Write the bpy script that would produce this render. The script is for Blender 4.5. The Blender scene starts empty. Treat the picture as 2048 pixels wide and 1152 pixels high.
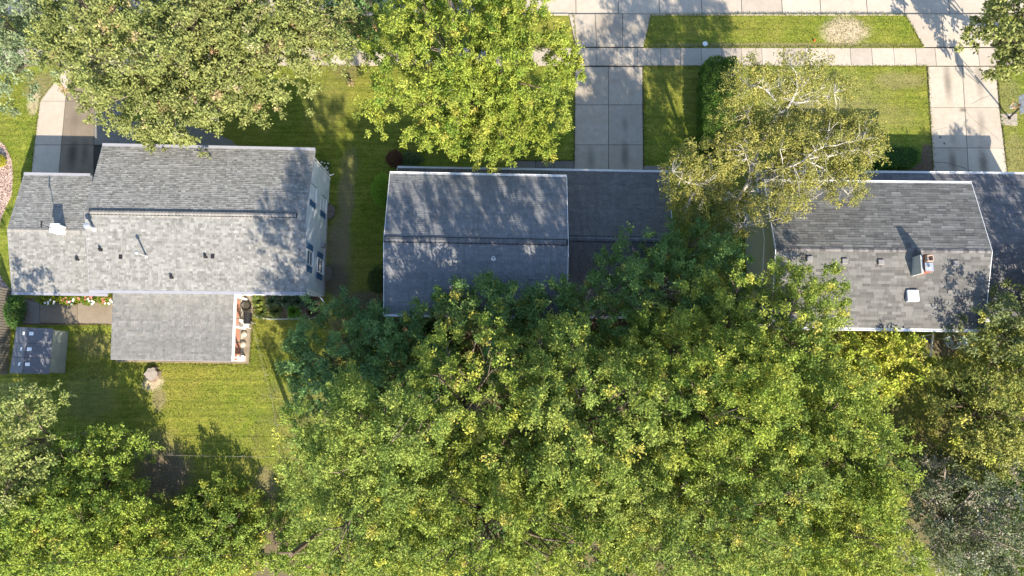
import bpy, bmesh, math, random
import numpy as np
from mathutils import Vector, Matrix
random.seed(11)
rng = np.random.default_rng(11)
SC = bpy.context.scene
COL = SC.collection

# ------------------------------------------------------------------ camera, sky, sun, exposure
FPX = 1365.33
TILT = math.atan(194 / FPX)
CAMH = 50.5
cam = bpy.data.cameras.new('camera'); cam.sensor_width = 36; cam.lens = 24
cam.clip_start = 0.5; cam.clip_end = 3000
camo = bpy.data.objects.new('camera', cam); COL.objects.link(camo)
camo.location = (0, 0, CAMH); camo.rotation_euler = (TILT, 0, 0)
SC.camera = camo

SUN_EL = 33.0
SUN_AZ = math.degrees(math.atan2(0.39, -0.92))      # clockwise from +Y
w = bpy.data.worlds.new('World'); SC.world = w; w.use_nodes = True
nt = w.node_tree; nt.nodes.clear()
sky = nt.nodes.new('ShaderNodeTexSky'); sky.sky_type = 'NISHITA'; sky.sun_disc = False
sky.sun_elevation = math.radians(SUN_EL); sky.sun_rotation = math.radians(SUN_AZ)
sky.air_density = 1.0; sky.dust_density = 0.6; sky.ozone_density = 1.2
bg = nt.nodes.new('ShaderNodeBackground'); bg.inputs[1].default_value = 0.135
ow = nt.nodes.new('ShaderNodeOutputWorld')
nt.links.new(sky.outputs[0], bg.inputs[0]); nt.links.new(bg.outputs[0], ow.inputs[0])
sl = bpy.data.lights.new('sun', 'SUN'); sl.energy = 4.7; sl.angle = math.radians(0.55); sl.color = (1.0, 0.89, 0.73)
so = bpy.data.objects.new('sun', sl); COL.objects.link(so)
az = math.radians(SUN_AZ); el = math.radians(SUN_EL)
sdir = Vector((math.sin(az) * math.cos(el), math.cos(az) * math.cos(el), math.sin(el)))
so.rotation_euler = sdir.to_track_quat('Z', 'Y').to_euler()
so.location = (30, -60, 60)
SC.view_settings.view_transform = 'Standard'; SC.view_settings.look = 'None'
SC.view_settings.gamma = 1.0; SC.view_settings.use_curve_mapping = False
SC.view_settings.exposure = 1.38

# ------------------------------------------------------------------ plan measurements -> metres
CT, ST = math.cos(TILT), math.sin(TILT)
def ray(px, py):
    a = (px - 1024) / FPX; b = (576 - py) / FPX
    return Vector((a, b * CT + ST, b * ST - CT))
def P(px, py, z=0.0):
    v = ray(px, py); t = (z - CAMH) / v.z
    return Vector((v.x * t, v.y * t, z))
def PX(px, py, x):                                  # onto an upright wall at x
    v = ray(px, py); t = x / v.x
    return Vector((x, v.y * t, CAMH + v.z * t))
def m_per_px(px, py, z):
    v = ray(px, py); t = (z - CAMH) / v.z
    return t / FPX

# ------------------------------------------------------------------ materials
def rgb(c): return (c[0], c[1], c[2], 1.0)
class NT:
    def __init__(s, name):
        s.m = bpy.data.materials.new(name); s.m.use_nodes = True
        s.t = s.m.node_tree; s.t.nodes.clear()
        s.out = s.n('ShaderNodeOutputMaterial')
        s.b = s.n('ShaderNodeBsdfPrincipled'); s.l(s.b.outputs[0], s.out.inputs[0])
        s.g = s.n('ShaderNodeNewGeometry')
    def n(s, k): return s.t.nodes.new(k)
    def l(s, a, b): s.t.links.new(a, b)
    def noise(s, scale, detail=3, rough=0.6, vec=None, stretch=None):
        x = s.n('ShaderNodeTexNoise'); x.inputs['Scale'].default_value = scale
        x.inputs['Detail'].default_value = detail; x.inputs['Roughness'].default_value = rough
        v = vec or s.g.outputs['Position']
        if stretch:
            m = s.n('ShaderNodeMapping'); m.inputs['Scale'].default_value = stretch
            s.l(v, m.inputs[0]); v = m.outputs[0]
        s.l(v, x.inputs['Vector']); return x.outputs[0]
    def ramp(s, f, stops):
        r = s.n('ShaderNodeValToRGB'); e = r.color_ramp.elements
        while len(e) > len(stops): e.remove(e[-1])
        while len(e) < len(stops): e.new(1)
        for i, (p, c) in enumerate(stops):
            e[i].position = p; e[i].color = rgb(c) if hasattr(c, '__len__') else (c, c, c, 1)
        s.l(f, r.inputs[0]); return r.outputs[0]
    def mix(s, f, a, b, mode='MIX'):
        m = s.n('ShaderNodeMix'); m.data_type = 'RGBA'; m.blend_type = mode
        for k, v in ((0, f), (6, a), (7, b)):
            if hasattr(v, 'is_output') or hasattr(v, 'links'): s.l(v, m.inputs[k])
            elif k == 0: m.inputs[0].default_value = v
            else: m.inputs[k].default_value = rgb(v)
        return m.outputs[2]
    def math(s, op, a, b=0.5):
        m = s.n('ShaderNodeMath'); m.operation = op
        for k, v in ((0, a), (1, b)):
            if hasattr(v, 'links'): s.l(v, m.inputs[k])
            else: m.inputs[k].default_value = v
        return m.outputs[0]
    def patch(s, c, px, py, rx, ry, colr, strength=1.0, soft=0.5, rot=0):
        if not hasattr(s, 'edge'): s.edge = s.noise(0.9, 6, 0.75); s.edge2 = s.noise(6, 4, 0.8)
        q = P(px, py); k = m_per_px(px, py, 0)
        mp = s.n('ShaderNodeMapping'); mp.vector_type = 'TEXTURE'
        mp.inputs['Location'].default_value = (q.x, q.y, 0)
        mp.inputs['Rotation'].default_value = (0, 0, rot)
        mp.inputs['Scale'].default_value = (rx * k, ry * k, 1000)
        s.l(s.g.outputs['Position'], mp.inputs[0])
        ln = s.n('ShaderNodeVectorMath'); ln.operation = 'LENGTH'; s.l(mp.outputs[0], ln.inputs[0])
        d = s.math('ADD', ln.outputs['Value'], s.math('MULTIPLY', s.math('SUBTRACT', s.edge, 0.5), 1.1))
        d = s.math('ADD', d, s.math('MULTIPLY', s.math('SUBTRACT', s.edge2, 0.5), 0.7))
        mr = s.n('ShaderNodeMapRange'); mr.interpolation_type = 'SMOOTHSTEP'
        mr.inputs['From Min'].default_value = 1 - soft; mr.inputs['From Max'].default_value = 1 + soft * 0.4
        mr.inputs['To Min'].default_value = strength; mr.inputs['To Max'].default_value = 0
        s.l(d, mr.inputs[0])
        return s.mix(mr.outputs[0], c, colr)
    def bump(s, h, strength=0.4, dist=0.02):
        b = s.n('ShaderNodeBump'); b.inputs['Strength'].default_value = strength; b.inputs['Distance'].default_value = dist
        s.l(h, b.inputs['Height']); s.l(b.outputs[0], s.b.inputs['Normal'])
    def fin(s, col, rough=0.8, spec=0.3, metal=0.0):
        if hasattr(col, 'links'): s.l(col, s.b.inputs['Base Color'])
        else: s.b.inputs['Base Color'].default_value = rgb(col)
        s.b.inputs['Roughness'].default_value = rough
        s.b.inputs['Specular IOR Level'].default_value = spec
        s.b.inputs['Metallic'].default_value = metal
        return s.m

def plain(name, c, rough=0.7, var=0.18, scale=3.0, metal=0.0, spec=0.3, bump=0.0):
    s = NT(name); a = [x * (1 - var) for x in c]; b = [min(1, x * (1 + var)) for x in c]
    n = s.noise(scale, 5, 0.65)
    col = s.ramp(n, [(0.3, a), (0.7, b)])
    if bump: s.bump(s.noise(scale * 12, 3), bump, 0.01)
    return s.fin(col, rough, spec, metal)

def concrete(name, c, var=0.12, brown=0.25, marks=()):
    s = NT(name)
    oi = s.n('ShaderNodeObjectInfo')
    big = s.noise(0.45, 6, 0.7); fine = s.noise(14, 4, 0.7); mid = s.noise(2.2, 6, 0.75)
    c1 = s.ramp(mid, [(0.25, [x * (1 - var * 1.4) for x in c]), (0.55, c), (0.8, [x * (1 + var) for x in c])])
    stain = [c[0] * 0.72, c[1] * 0.66, c[2] * 0.58]
    c2 = s.mix(s.math('MULTIPLY', s.ramp(big, [(0.45, 0.0), (0.7, 1.0)]), brown), c1, stain)
    c3 = s.mix(0.22, c2, s.ramp(fine, [(0.3, 0.45), (0.7, 1.0)]), 'MULTIPLY')
    for mk in marks: c3 = s.patch(c3, *mk[:4], [x * mk[4] * (.75 if mk[4] < 1 else 1) for x in c], mk[5], 0.9)
    v = s.n('ShaderNodeMapRange'); v.inputs['To Min'].default_value = 0.86; v.inputs['To Max'].default_value = 1.06
    s.l(oi.outputs['Random'], v.inputs[0])
    c4 = s.n('ShaderNodeVectorMath'); c4.operation = 'SCALE'
    s.l(c3, c4.inputs[0]); s.l(v.outputs[0], c4.inputs['Scale'])
    s.bump(fine, 0.25, 0.01)
    return s.fin(c4.outputs[0], 0.9, 0.2)

def tinted(name, mode, rough=0.9, grain=0.35, bump=0.3, mossy=0.0):
    """shingles: colour of each piece from the object's colour or from the mesh attribute"""
    s = NT(name)
    if mode == 'obj':
        oi = s.n('ShaderNodeObjectInfo'); c = oi.outputs['Color']
    else:
        a = s.n('ShaderNodeAttribute'); a.attribute_name = 'col'; c = a.outputs['Color']
    fine = s.noise(38, 4, 0.8); wear = s.noise(0.6, 6, 0.7); streak = s.noise(1.3, 5, 0.75, stretch=(2.6, 0.35, 1))
    c2 = s.mix(grain, c, s.ramp(fine, [(0.3, 0.4), (0.72, 1.25)]), 'MULTIPLY')
    c3 = s.mix(0.35, c2, s.ramp(wear, [(0.3, 0.7), (0.7, 1.15)]), 'MULTIPLY')
    c3 = s.mix(0.4, c3, s.ramp(streak, [(0.35, 0.62), (0.55, 1.05), (0.8, 1.12)]), 'MULTIPLY')
    s.bump(fine, bump, 0.01)
    return s.fin(c3, rough, 0.15)

def leafmat(name, trans=0.25, rough=0.55):
    s = NT(name)
    a = s.n('ShaderNodeAttribute'); a.attribute_name = 'col'
    s.l(a.outputs['Color'], s.b.inputs['Base Color'])
    s.b.inputs['Roughness'].default_value = rough; s.b.inputs['Specular IOR Level'].default_value = 0.12
    tr = s.n('ShaderNodeBsdfTranslucent')
    tc = s.mix(0.5, a.outputs['Color'], (0.32, 0.36, 0.02))
    s.l(tc, tr.inputs[0])
    mx = s.n('ShaderNodeMixShader'); mx.inputs[0].default_value = trans
    s.l(s.b.outputs[0], mx.inputs[1]); s.l(tr.outputs[0], mx.inputs[2]); s.l(mx.outputs[0], s.out.inputs[0])
    return s.m

M = {}
M['conc_light'] = concrete('pale concrete', (0.47, 0.41, 0.335), 0.10, 0.30)
M['conc_marks'] = concrete('pale concrete with drips', (0.47, 0.41, 0.335), 0.12, 0.35, [(1895, 165, 9, 45, .42, .75), (1958, 160, 10, 45, .5, .6), (1962, 250, 9, 30, .55, .6), (1905, 325, 9, 30, .4, .7), (1966, 325, 11, 32, .35, .8), (1892, 110, 8, 14, .5, .5), (1951, 112, 8, 14, .6, .5), (1905, 270, 8, 25, .6, .5), (1925, 220, 8, 5, .3, .8), (1880, 275, 3, 3, .2, .9), (1888, 287, 3, 3, .2, .9)])
M['conc_marks2'] = concrete('weathered concrete with drips', (0.42, 0.37, 0.305), 0.14, 0.45, [(1182, 320, 10, 30, .55, .6), (1250, 310, 9, 34, .4, .7), (1250, 250, 8, 20, .55, .5), (1180, 180, 10, 24, .7, .5), (1205, 60, 8, 30, .75, .5), (1160, 75, 5, 20, .5, .6)])
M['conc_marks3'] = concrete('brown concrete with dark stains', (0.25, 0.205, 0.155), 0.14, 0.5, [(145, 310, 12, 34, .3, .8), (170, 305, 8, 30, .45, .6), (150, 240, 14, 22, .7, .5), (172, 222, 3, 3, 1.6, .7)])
M['conc_mid'] = concrete('weathered concrete', (0.41, 0.36, 0.30), 0.12, 0.45)
M['conc_brown'] = concrete('brown concrete', (0.27, 0.225, 0.17), 0.14, 0.5)
M['conc_dark'] = concrete('grey concrete path', (0.22, 0.205, 0.185), 0.14, 0.4)
M['joint'] = plain('dark joint soil', (0.05, 0.045, 0.035), 0.95)
M['crack'] = plain('crack', (0.10, 0.085, 0.07), 0.95)
M['white'] = plain('white painted wood', (0.78, 0.78, 0.76), 0.55, 0.05)
M['white_metal'] = plain('white aluminium', (0.80, 0.80, 0.80), 0.4, 0.05, spec=0.5)
M['grey_metal'] = plain('grey aluminium gutter guard', (0.30, 0.30, 0.33), 0.5, 0.08)
M['galv'] = plain('galvanised steel', (0.55, 0.56, 0.57), 0.35, 0.15, 6, metal=0.6)
M['black_metal'] = plain('black metal', (0.02, 0.02, 0.022), 0.5, 0.2)
M['bluewall'] = None
M['shutter'] = plain('blue shutter paint', (0.06, 0.14, 0.26), 0.5, 0.1)
M['brick'] = plain('brick red', (0.28, 0.10, 0.06), 0.9, 0.3, 9, bump=0.3)
M['mortar'] = plain('mortar', (0.40, 0.37, 0.33), 0.95, 0.1)
M['red_tile'] = plain('red paver', (0.36, 0.17, 0.12), 0.9, 0.15, 4)
M['bark'] = plain('grey brown bark', (0.17, 0.13, 0.10), 0.95, 0.35, 7, bump=0.6)
M['bark_pale'] = plain('pale pink bark', (0.42, 0.34, 0.29), 0.9, 0.3, 7, bump=0.5)
M['soil'] = plain('bare soil', (0.12, 0.085, 0.06), 1.0, 0.4, 5, bump=0.6)
M['wood_grey'] = plain('weathered grey wood', (0.27, 0.24, 0.20), 0.9, 0.25, 6, bump=0.4)
M['wood_pole'] = plain('utility pole wood', (0.14, 0.10, 0.07), 0.9, 0.2, 6)
M['stumptop'] = plain('sawn wood', (0.30, 0.26, 0.22), 0.9, 0.25, 10)
M['shed_dark'] = plain('charcoal plastic roof', (0.12, 0.125, 0.145), 0.6, 0.10, 2)
M['shed_pale'] = plain('pale green grey plastic roof', (0.24, 0.265, 0.245), 0.6, 0.08, 2)
M['shed_wall'] = plain('beige plastic wall', (0.45, 0.42, 0.36), 0.6, 0.08, 2)
M['chair'] = plain('pale grey green plastic', (0.38, 0.45, 0.43), 0.5, 0.08)
M['blue'] = plain('blue plastic', (0.01, 0.16, 0.42), 0.4, 0.2)
M['pipe_white'] = plain('white vent pipe', (0.75, 0.74, 0.72), 0.5, 0.1)
M['orange'] = plain('orange rim paint', (0.6, 0.10, 0.03), 0.5, 0.1)
M['net'] = plain('white net cord', (0.75, 0.74, 0.70), 0.8, 0.1)
M['flower_white'] = plain('white petals', (0.85, 0.84, 0.82), 0.7, 0.05)
M['flower_pink'] = plain('pink petals', (0.62, 0.20, 0.17), 0.7, 0.2)
M['plastic_clear'] = plain('smoky plastic well cover', (0.17, 0.14, 0.12), 0.3, 0.1)
M['leaf'] = leafmat('leaf'); M['leaf_pale'] = leafmat('matte leaf', 0.2, 0.65)

s = NT('birch bark')
n1 = s.noise(5, 4, 0.7, stretch=(1, 1, 3)); M['birch'] = s.fin(s.ramp(n1, [(0.33, (0.10, 0.09, 0.08)), (0.42, (0.40, 0.37, 0.33)), (0.8, (0.58, 0.55, 0.51))]), 0.7)
s = NT('window glass'); M['glass'] = s.fin((0.035, 0.045, 0.06), 0.08, 0.8)
s = NT('translucent skylight dome'); M['dome'] = s.fin(s.ramp(s.noise(2), [(0.2, (0.78, 0.80, 0.86)), (0.8, (0.86, 0.87, 0.9))]), 0.3, 0.5)

def siding(name, c):
    s = NT(name)
    sep = s.n('ShaderNodeSeparateXYZ'); s.l(s.g.outputs['Position'], sep.inputs[0])
    z = s.math('FRACT', s.math('DIVIDE', sep.outputs[2], 0.115))
    s.bump(z, 0.6, 0.02)
    n = s.noise(1.4, 5); return s.fin(s.ramp(n, [(0.3, [x * 0.92 for x in c]), (0.7, [min(1, x * 1.05) for x in c])]), 0.55, 0.3)
M['bluewall'] = siding('pale blue white siding', (0.80, 0.85, 0.90))
M['greywall'] = siding('dark brown siding', (0.16, 0.14, 0.13))
M['greenwall'] = siding('sage siding', (0.40, 0.41, 0.31))

# lawn: grass with mowing lines, clover, and worn places with shapes of their own
def lawn_material():
    s = NT('lawn grass')
    pos = s.g.outputs['Position']
    big = s.noise(0.10, 4, 0.6); mid = s.noise(0.7, 6, 0.75); fine = s.noise(9, 6, 0.85)
    streak = s.noise(1.6, 5, 0.75, stretch=(0.35, 2.6, 1))
    streak2 = s.noise(5.0, 5, 0.8, stretch=(0.6, 2.2, 1)); mow = s.noise(1.0, 3, 0.6, stretch=(0.05, 3.4, 1))
    mid2 = s.noise(2.6, 5, 0.8, stretch=(0.7, 1.3, 1))
    c = s.ramp(mid, [(0.28, (0.100, 0.155, 0.020)), (0.50, (0.158, 0.204, 0.029)), (0.72, (0.235, 0.242, 0.060))])
    c = s.mix(0.8, c, s.ramp(mid2, [(0.3, (0.55, 0.6, 0.55)), (0.5, (1.0, 1.0, 1.0)), (0.7, (1.5, 1.4, 1.5))]), 'MULTIPLY')
    c = s.mix(s.math('MULTIPLY', s.ramp(big, [(0.42, 0.0), (0.62, 1.0)]), 0.5), c, (0.22, 0.195, 0.05))
    c = s.mix(0.65, c, s.ramp(streak, [(0.3, (0.55, 0.62, 0.5)), (0.7, (1.35, 1.25, 1.25))]), 'MULTIPLY')
    c = s.mix(0.55, c, s.ramp(mow, [(0.35, (0.68, 0.74, 0.7)), (0.65, (1.3, 1.22, 1.2))]), 'MULTIPLY')
    c = s.mix(0.6, c, s.ramp(streak2, [(0.3, (0.6, 0.65, 0.6)), (0.7, (1.3, 1.25, 1.2))]), 'MULTIPLY')
    c = s.mix(0.75, c, s.ramp(fine, [(0.34, (0.30, 0.34, 0.3)), (0.66, (1.75, 1.65, 1.6))]), 'MULTIPLY')
    patch = s.patch
    straw = s.ramp(fine, [(0.3, (0.36, 0.28, 0.17)), (0.7, (0.60, 0.50, 0.36))])
    soil = s.ramp(fine, [(0.3, (0.09, 0.065, 0.045)), (0.7, (0.20, 0.155, 0.12))])
    path = s.ramp(fine, [(0.3, (0.17, 0.125, 0.09)), (0.7, (0.34, 0.27, 0.20))])
    dry = s.ramp(fine, [(0.3, (0.15, 0.125, 0.06)), (0.7, (0.30, 0.25, 0.14))])
    for a in [(678, 500, 26, 80, path, 0.75), (692, 400, 20, 60, path, 0.6), (700, 330, 20, 40, dry, 0.5), (672, 560, 34, 40, soil, .8), (650, 210, 50, 60, dry, .2), (325, 948, 66, 62, soil, 0.95), (225, 1040, 60, 40, soil, 0.9),
              (545, 1080, 40, 45, soil, 0.9), (560, 1140, 90, 30, soil, 0.8), (528, 990, 26, 55, dry, 0.8), (300, 885, 60, 30, dry, 0.4), (306, 765, 22, 18, straw, 0.9),
              (318, 800, 16, 26, dry, 0.8), (1690, 62, 50, 32, straw, 1.0), (88, 178, 40, 40, dry, 0.75), (68, 205, 14, 30, straw, 0.7),
              (1800, 160, 60, 20, dry, 0.5), (1640, 190, 150, 60, dry, 0.35), (1560, 90, 300, 5, dry, 0.8), (2020, 200, 30, 60, dry, 0.45), (2030, 310, 25, 60, dry, 0.5),
              (1690, 235, 170, 40, dry, 0.3), (1150, 640, 520, 60, soil, 0.85), (1200, 880, 640, 330, soil, 0.9), (100, 1100, 300, 110, soil, 0.8), (1980, 950, 130, 220, soil, 0.6), (1900, 690, 60, 30, soil, 0.85), (1855, 315, 14, 30, soil, 0.9),
              (1860, 1010, 60, 130, soil, 0.7), (565, 620, 40, 25, dry, 0.4), (690, 110, 40, 60, soil, 0.5), (185, 690, 45, 30, dry, 0.45), (1160, 255, 10, 20, soil, .8),
              (180, 790, 60, 60, dry, 0.25), (735, 600, 60, 20, soil, 0.8)]:
        c = patch(c, *a)
    h = s.math('ADD', fine, s.math('MULTIPLY', streak2, 0.8))
    s.bump(h, 0.8, 0.05)
    return s.fin(c, 0.95, 0.1)
M['lawn'] = lawn_material()
s = NT('pink wood chips')
v = s.n('ShaderNodeTexVoronoi'); v.inputs['Scale'].default_value = 13; s.l(s.g.outputs['Position'], v.inputs['Vector'])
sep = s.n('ShaderNodeSeparateColor'); s.l(v.outputs['Color'], sep.inputs[0])
s.bump(v.outputs['Distance'], 0.6, 0.04)
M['chips'] = s.fin(s.ramp(sep.outputs[0], [(0.0, (0.10, 0.06, 0.05)), (0.4, (0.30, 0.21, 0.17)), (1.0, (0.50, 0.39, 0.33))]), 0.95, 0.1)

# ------------------------------------------------------------------ object helpers
def tag(o, label=None, cat=None, group=None, kind=None):
    if label: o['label'] = label
    if cat: o['category'] = cat
    if group: o['group'] = group
    if kind: o['kind'] = kind
    return o
def empty(name, loc, label, cat, group=None):
    o = bpy.data.objects.new(name, None); COL.objects.link(o); o.location = loc; o.empty_display_size = 0.3
    return tag(o, label, cat, group)
def link(name, me, mat, parent=None):
    o = bpy.data.objects.new(name, me); COL.objects.link(o)
    if mat is not None and len(me.materials) == 0: me.materials.append(mat)
    if parent is not None:
        o.parent = parent
        o.matrix_parent_inverse = (Matrix.Translation(parent.location) @ parent.rotation_euler.to_matrix().to_4x4()).inverted() if parent.parent is None else Matrix.Identity(4)
    return o
class MB:
    def __init__(s): s.v = []; s.f = []
    def add(s, vs, fs):
        b = len(s.v); s.v += [tuple(x) for x in vs]; s.f += [tuple(b + i for i in f) for f in fs]; return s
    def hexa(s, c):   # 8 corners: bottom 0-3 ccw, top 4-7
        return s.add(c, [(3, 2, 1, 0), (4, 5, 6, 7), (0, 1, 5, 4), (1, 2, 6, 5), (2, 3, 7, 6), (3, 0, 4, 7)])
    def box(s, c, sx, sy, sz, rz=0, mat=None):
        c = Vector(c); R = Matrix.Rotation(rz, 3, 'Z') if mat is None else mat
        cs = [c + R @ Vector((x * sx / 2, y * sy / 2, z * sz / 2)) for z in (-1, 1) for x, y in ((-1, -1), (1, -1), (1, 1), (-1, 1))]
        return s.hexa(cs)
    def beam(s, a, b, w, h, up=(0, 0, 1)):
        a = Vector(a); b = Vector(b); d = (b - a); L = d.length; d.normalize(); up = Vector(up)
        r = d.cross(up)
        if r.length < 1e-4: r = Vector((1, 0, 0))
        r.normalize(); u = r.cross(d)
        return s.box((a + b) / 2, L, w, h, mat=Matrix((d, -r, u)).transposed())
    def tube(s, pts, rads, n=6, cap=True):
        pts = [Vector(p) for p in pts]
        if not hasattr(rads, '__len__'): rads = [rads] * len(pts)
        base = len(s.v); ref = None
        for i, p in enumerate(pts):
            d = (pts[min(i + 1, len(pts) - 1)] - pts[max(i - 1, 0)]).normalized()
            if ref is None or abs(d.dot(ref)) > 0.95:
                ref = Vector((0, 0, 1)) if abs(d.z) < 0.9 else Vector((1, 0, 0))
            a = d.cross(ref).normalized(); b = d.cross(a)
            for k in range(n):
                t = 2 * math.pi * k / n
                s.v.append(tuple(p + (a * math.cos(t) + b * math.sin(t)) * rads[i]))
        for i in range(len(pts) - 1):
            for k in range(n):
                s.f.append((base + i * n + k, base + i * n + (k + 1) % n, base + (i + 1) * n + (k + 1) % n, base + (i + 1) * n + k))
        if cap:
            s.f.append(tuple(base + k for k in range(n))[::-1]); e = base + (len(pts) - 1) * n
            s.f.append(tuple(e + k for k in range(n)))
        return s
    def prism(s, poly, z0, z1):
        n = len(poly); b = len(s.v)
        area = sum(poly[i][0] * poly[(i + 1) % n][1] - poly[(i + 1) % n][0] * poly[i][1] for i in range(n))
        if area < 0: poly = poly[::-1]
        s.v += [(p[0], p[1], z0) for p in poly] + [(p[0], p[1], z1) for p in poly]
        s.f += [tuple(b + n + i for i in range(n)), tuple(b + i for i in range(n))[::-1]]
        s.f += [(b + i, b + (i + 1) % n, b + n + (i + 1) % n, b + n + i) for i in range(n)]
        return s
    def mesh(s, name='mesh'):
        me = bpy.data.meshes.new(name); me.from_pydata(s.v, [], s.f); me.update(); return me
    def build(s, name, mat, parent=None, smooth=False):
        me = s.mesh(name)
        if smooth: me.shade_smooth()
        return link(name, me, mat, parent)
def bevelled(mb, name, mat, parent=None, w=0.01, seg=1):
    bm = bmesh.new(); me = mb.mesh(name); bm.from_mesh(me)
    bmesh.ops.bevel(bm, geom=bm.edges[:], offset=w, segments=seg, affect='EDGES', profile=0.5, clamp_overlap=True)
    bm.to_mesh(me); bm.free(); return link(name, me, mat, parent)
def struct(o): o['kind'] = 'structure'; return o
def lerp(a, b, t): return a + (b - a) * t

# ------------------------------------------------------------------ the setting: ground, road, pavement, driveways
KERB_Y = P(1600, 27).y
ROAD_N = KERB_Y + 8.6
g = MB(); g.add([(-600, -600, 0), (600, -600, 0), (600, KERB_Y - 0.15, 0), (-600, KERB_Y - 0.15, 0)], [(0, 1, 2, 3)])
struct(g.build('lawn', M['lawn']))
g = MB(); g.add([(-600, ROAD_N, 0), (600, ROAD_N, 0), (600, 700, 0), (-600, 700, 0)], [(0, 1, 2, 3)])
struct(g.build('far_lawn', M['lawn']))
g = MB(); g.add([(-600, KERB_Y - 0.2, -0.15), (600, KERB_Y - 0.2, -0.15), (600, ROAD_N + 0.1, -0.15), (-600, ROAD_N + 0.1, -0.15)], [(0, 1, 2, 3)])
road = struct(g.build('road', M['joint']))

def slab(parent, poly_px, z0, z1, mat, name='slab', gap=0.018, world=False):
    pts = [(Vector((p[0], p[1])) if world else P(p[0], p[1]).to_2d()) for p in poly_px]
    n = len(pts); area = sum(pts[i].x * pts[(i + 1) % n].y - pts[(i + 1) % n].x * pts[i].y for i in range(n))
    if area < 0: pts = pts[::-1]
    ins = []
    for i in range(n):
        a, b, c = pts[i - 1], pts[i], pts[(i + 1) % n]
        d1 = (b - a).normalized(); d2 = (c - b).normalized()
        n1 = Vector((-d1.y, d1.x)); n2 = Vector((-d2.y, d2.x))
        m = (n1 + n2); m.normalize(); k = gap / max(0.35, m.dot(n1))
        ins.append(b + m * k)
    c = sum(ins, Vector((0, 0))) / n
    mb = MB(); dz = random.uniform(-0.003, 0.003)
    mb.prism([(p.x, p.y) for p in ins], z0, z1 + dz)
    me = mb.mesh(name)
    bm = bmesh.new(); bm.from_mesh(me)
    top = [e for e in bm.edges if all(abs(v.co.z - (z1 + dz)) < 1e-5 for v in e.verts)]
    bmesh.ops.bevel(bm, geom=top, offset=0.012, segments=1, affect='EDGES'); bm.to_mesh(me); bm.free()
    return link(name, me, mat, parent)
# road slabs
xj = [P(x, 10).x for x in (1152, 1237, 1319, 1404, 1484, 1565, 1642, 1735, 1810, 1900, 1985, 2070)]
d = 3.25
while xj[0] > -50: xj.insert(0, xj[0] - d)
while xj[-1] < 50: xj.append(xj[-1] + d)
for i in range(len(xj) - 1):
    for k, (ya, yb) in enumerate(((KERB_Y + 0.02, KERB_Y + 4.3), (KERB_Y + 4.3, ROAD_N - 0.02))):
        if k == 1 and not (-34 < xj[i] < 40): pass
        slab(road, [(xj[i], ya), (xj[i + 1], ya), (xj[i + 1], yb), (xj[i], yb)], -0.17, -0.10, M['conc_light'], world=True, gap=0.02)
# kerb
ap = [(P(1137, 27).x, P(1303, 27).x), (P(1810, 27).x, P(2000, 27).x), (P(110, 27).x, P(300, 27).x)]
kx = sorted([-300, 300] + [v for a in ap for v in a])
kerb = None
for i in range(0, len(kx), 2):
    o = struct(bevelled(MB().box(((kx[i] + kx[i + 1]) / 2, KERB_Y - 0.09, -0.06), kx[i + 1] - kx[i], 0.15, 0.16), 'kerb', M['conc_light'], None, 0.02))
struct(bevelled(MB().box((0, ROAD_N + 0.06, -0.06), 600, 0.15, 0.16), 'kerb', M['conc_light'], None, 0.02))

def drive(name, label_polys, mat, base_poly):
    b = MB(); pts = [P(*p) for p in base_poly]; b.prism([(p.x, p.y) for p in pts], -0.05, 0.004)
    root = struct(b.build(name, M['joint']))
    for pl in label_polys: slab(root, pl[0], -0.03, 0.03, pl[1] if len(pl) > 1 else mat)
    return root
# pavement
sy0, sy1 = P(1600, 131.5).y, P(1600, 96).y
b = MB(); b.add([(-300, sy0, 0.004), (300, sy0, 0.004), (300, sy1, 0.004), (-300, sy1, 0.004)], [(0, 1, 2, 3)])
side = struct(b.build('sidewalk', M['joint']))
sj = [P(x, 114).x for x in (1150, 1192, 1234, 1275, 1321, 1361, 1403, 1443, 1483, 1524, 1567, 1611, 1656, 1701, 1744, 1788, 1832, 1871, 1914, 1957, 2003, 2045)]
while sj[0] > -42: sj.insert(0, sj[0] - 1.62)
while sj[-1] < 42: sj.append(sj[-1] + 1.62)
for i in range(len(sj) - 1):
    slab(side, [(sj[i], sy0), (sj[i + 1], sy0), (sj[i + 1], sy1), (sj[i], sy1)], -0.03, 0.03, M['conc_light'] if i % 3 else M['conc_mid'], world=True, gap=0.01)
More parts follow.
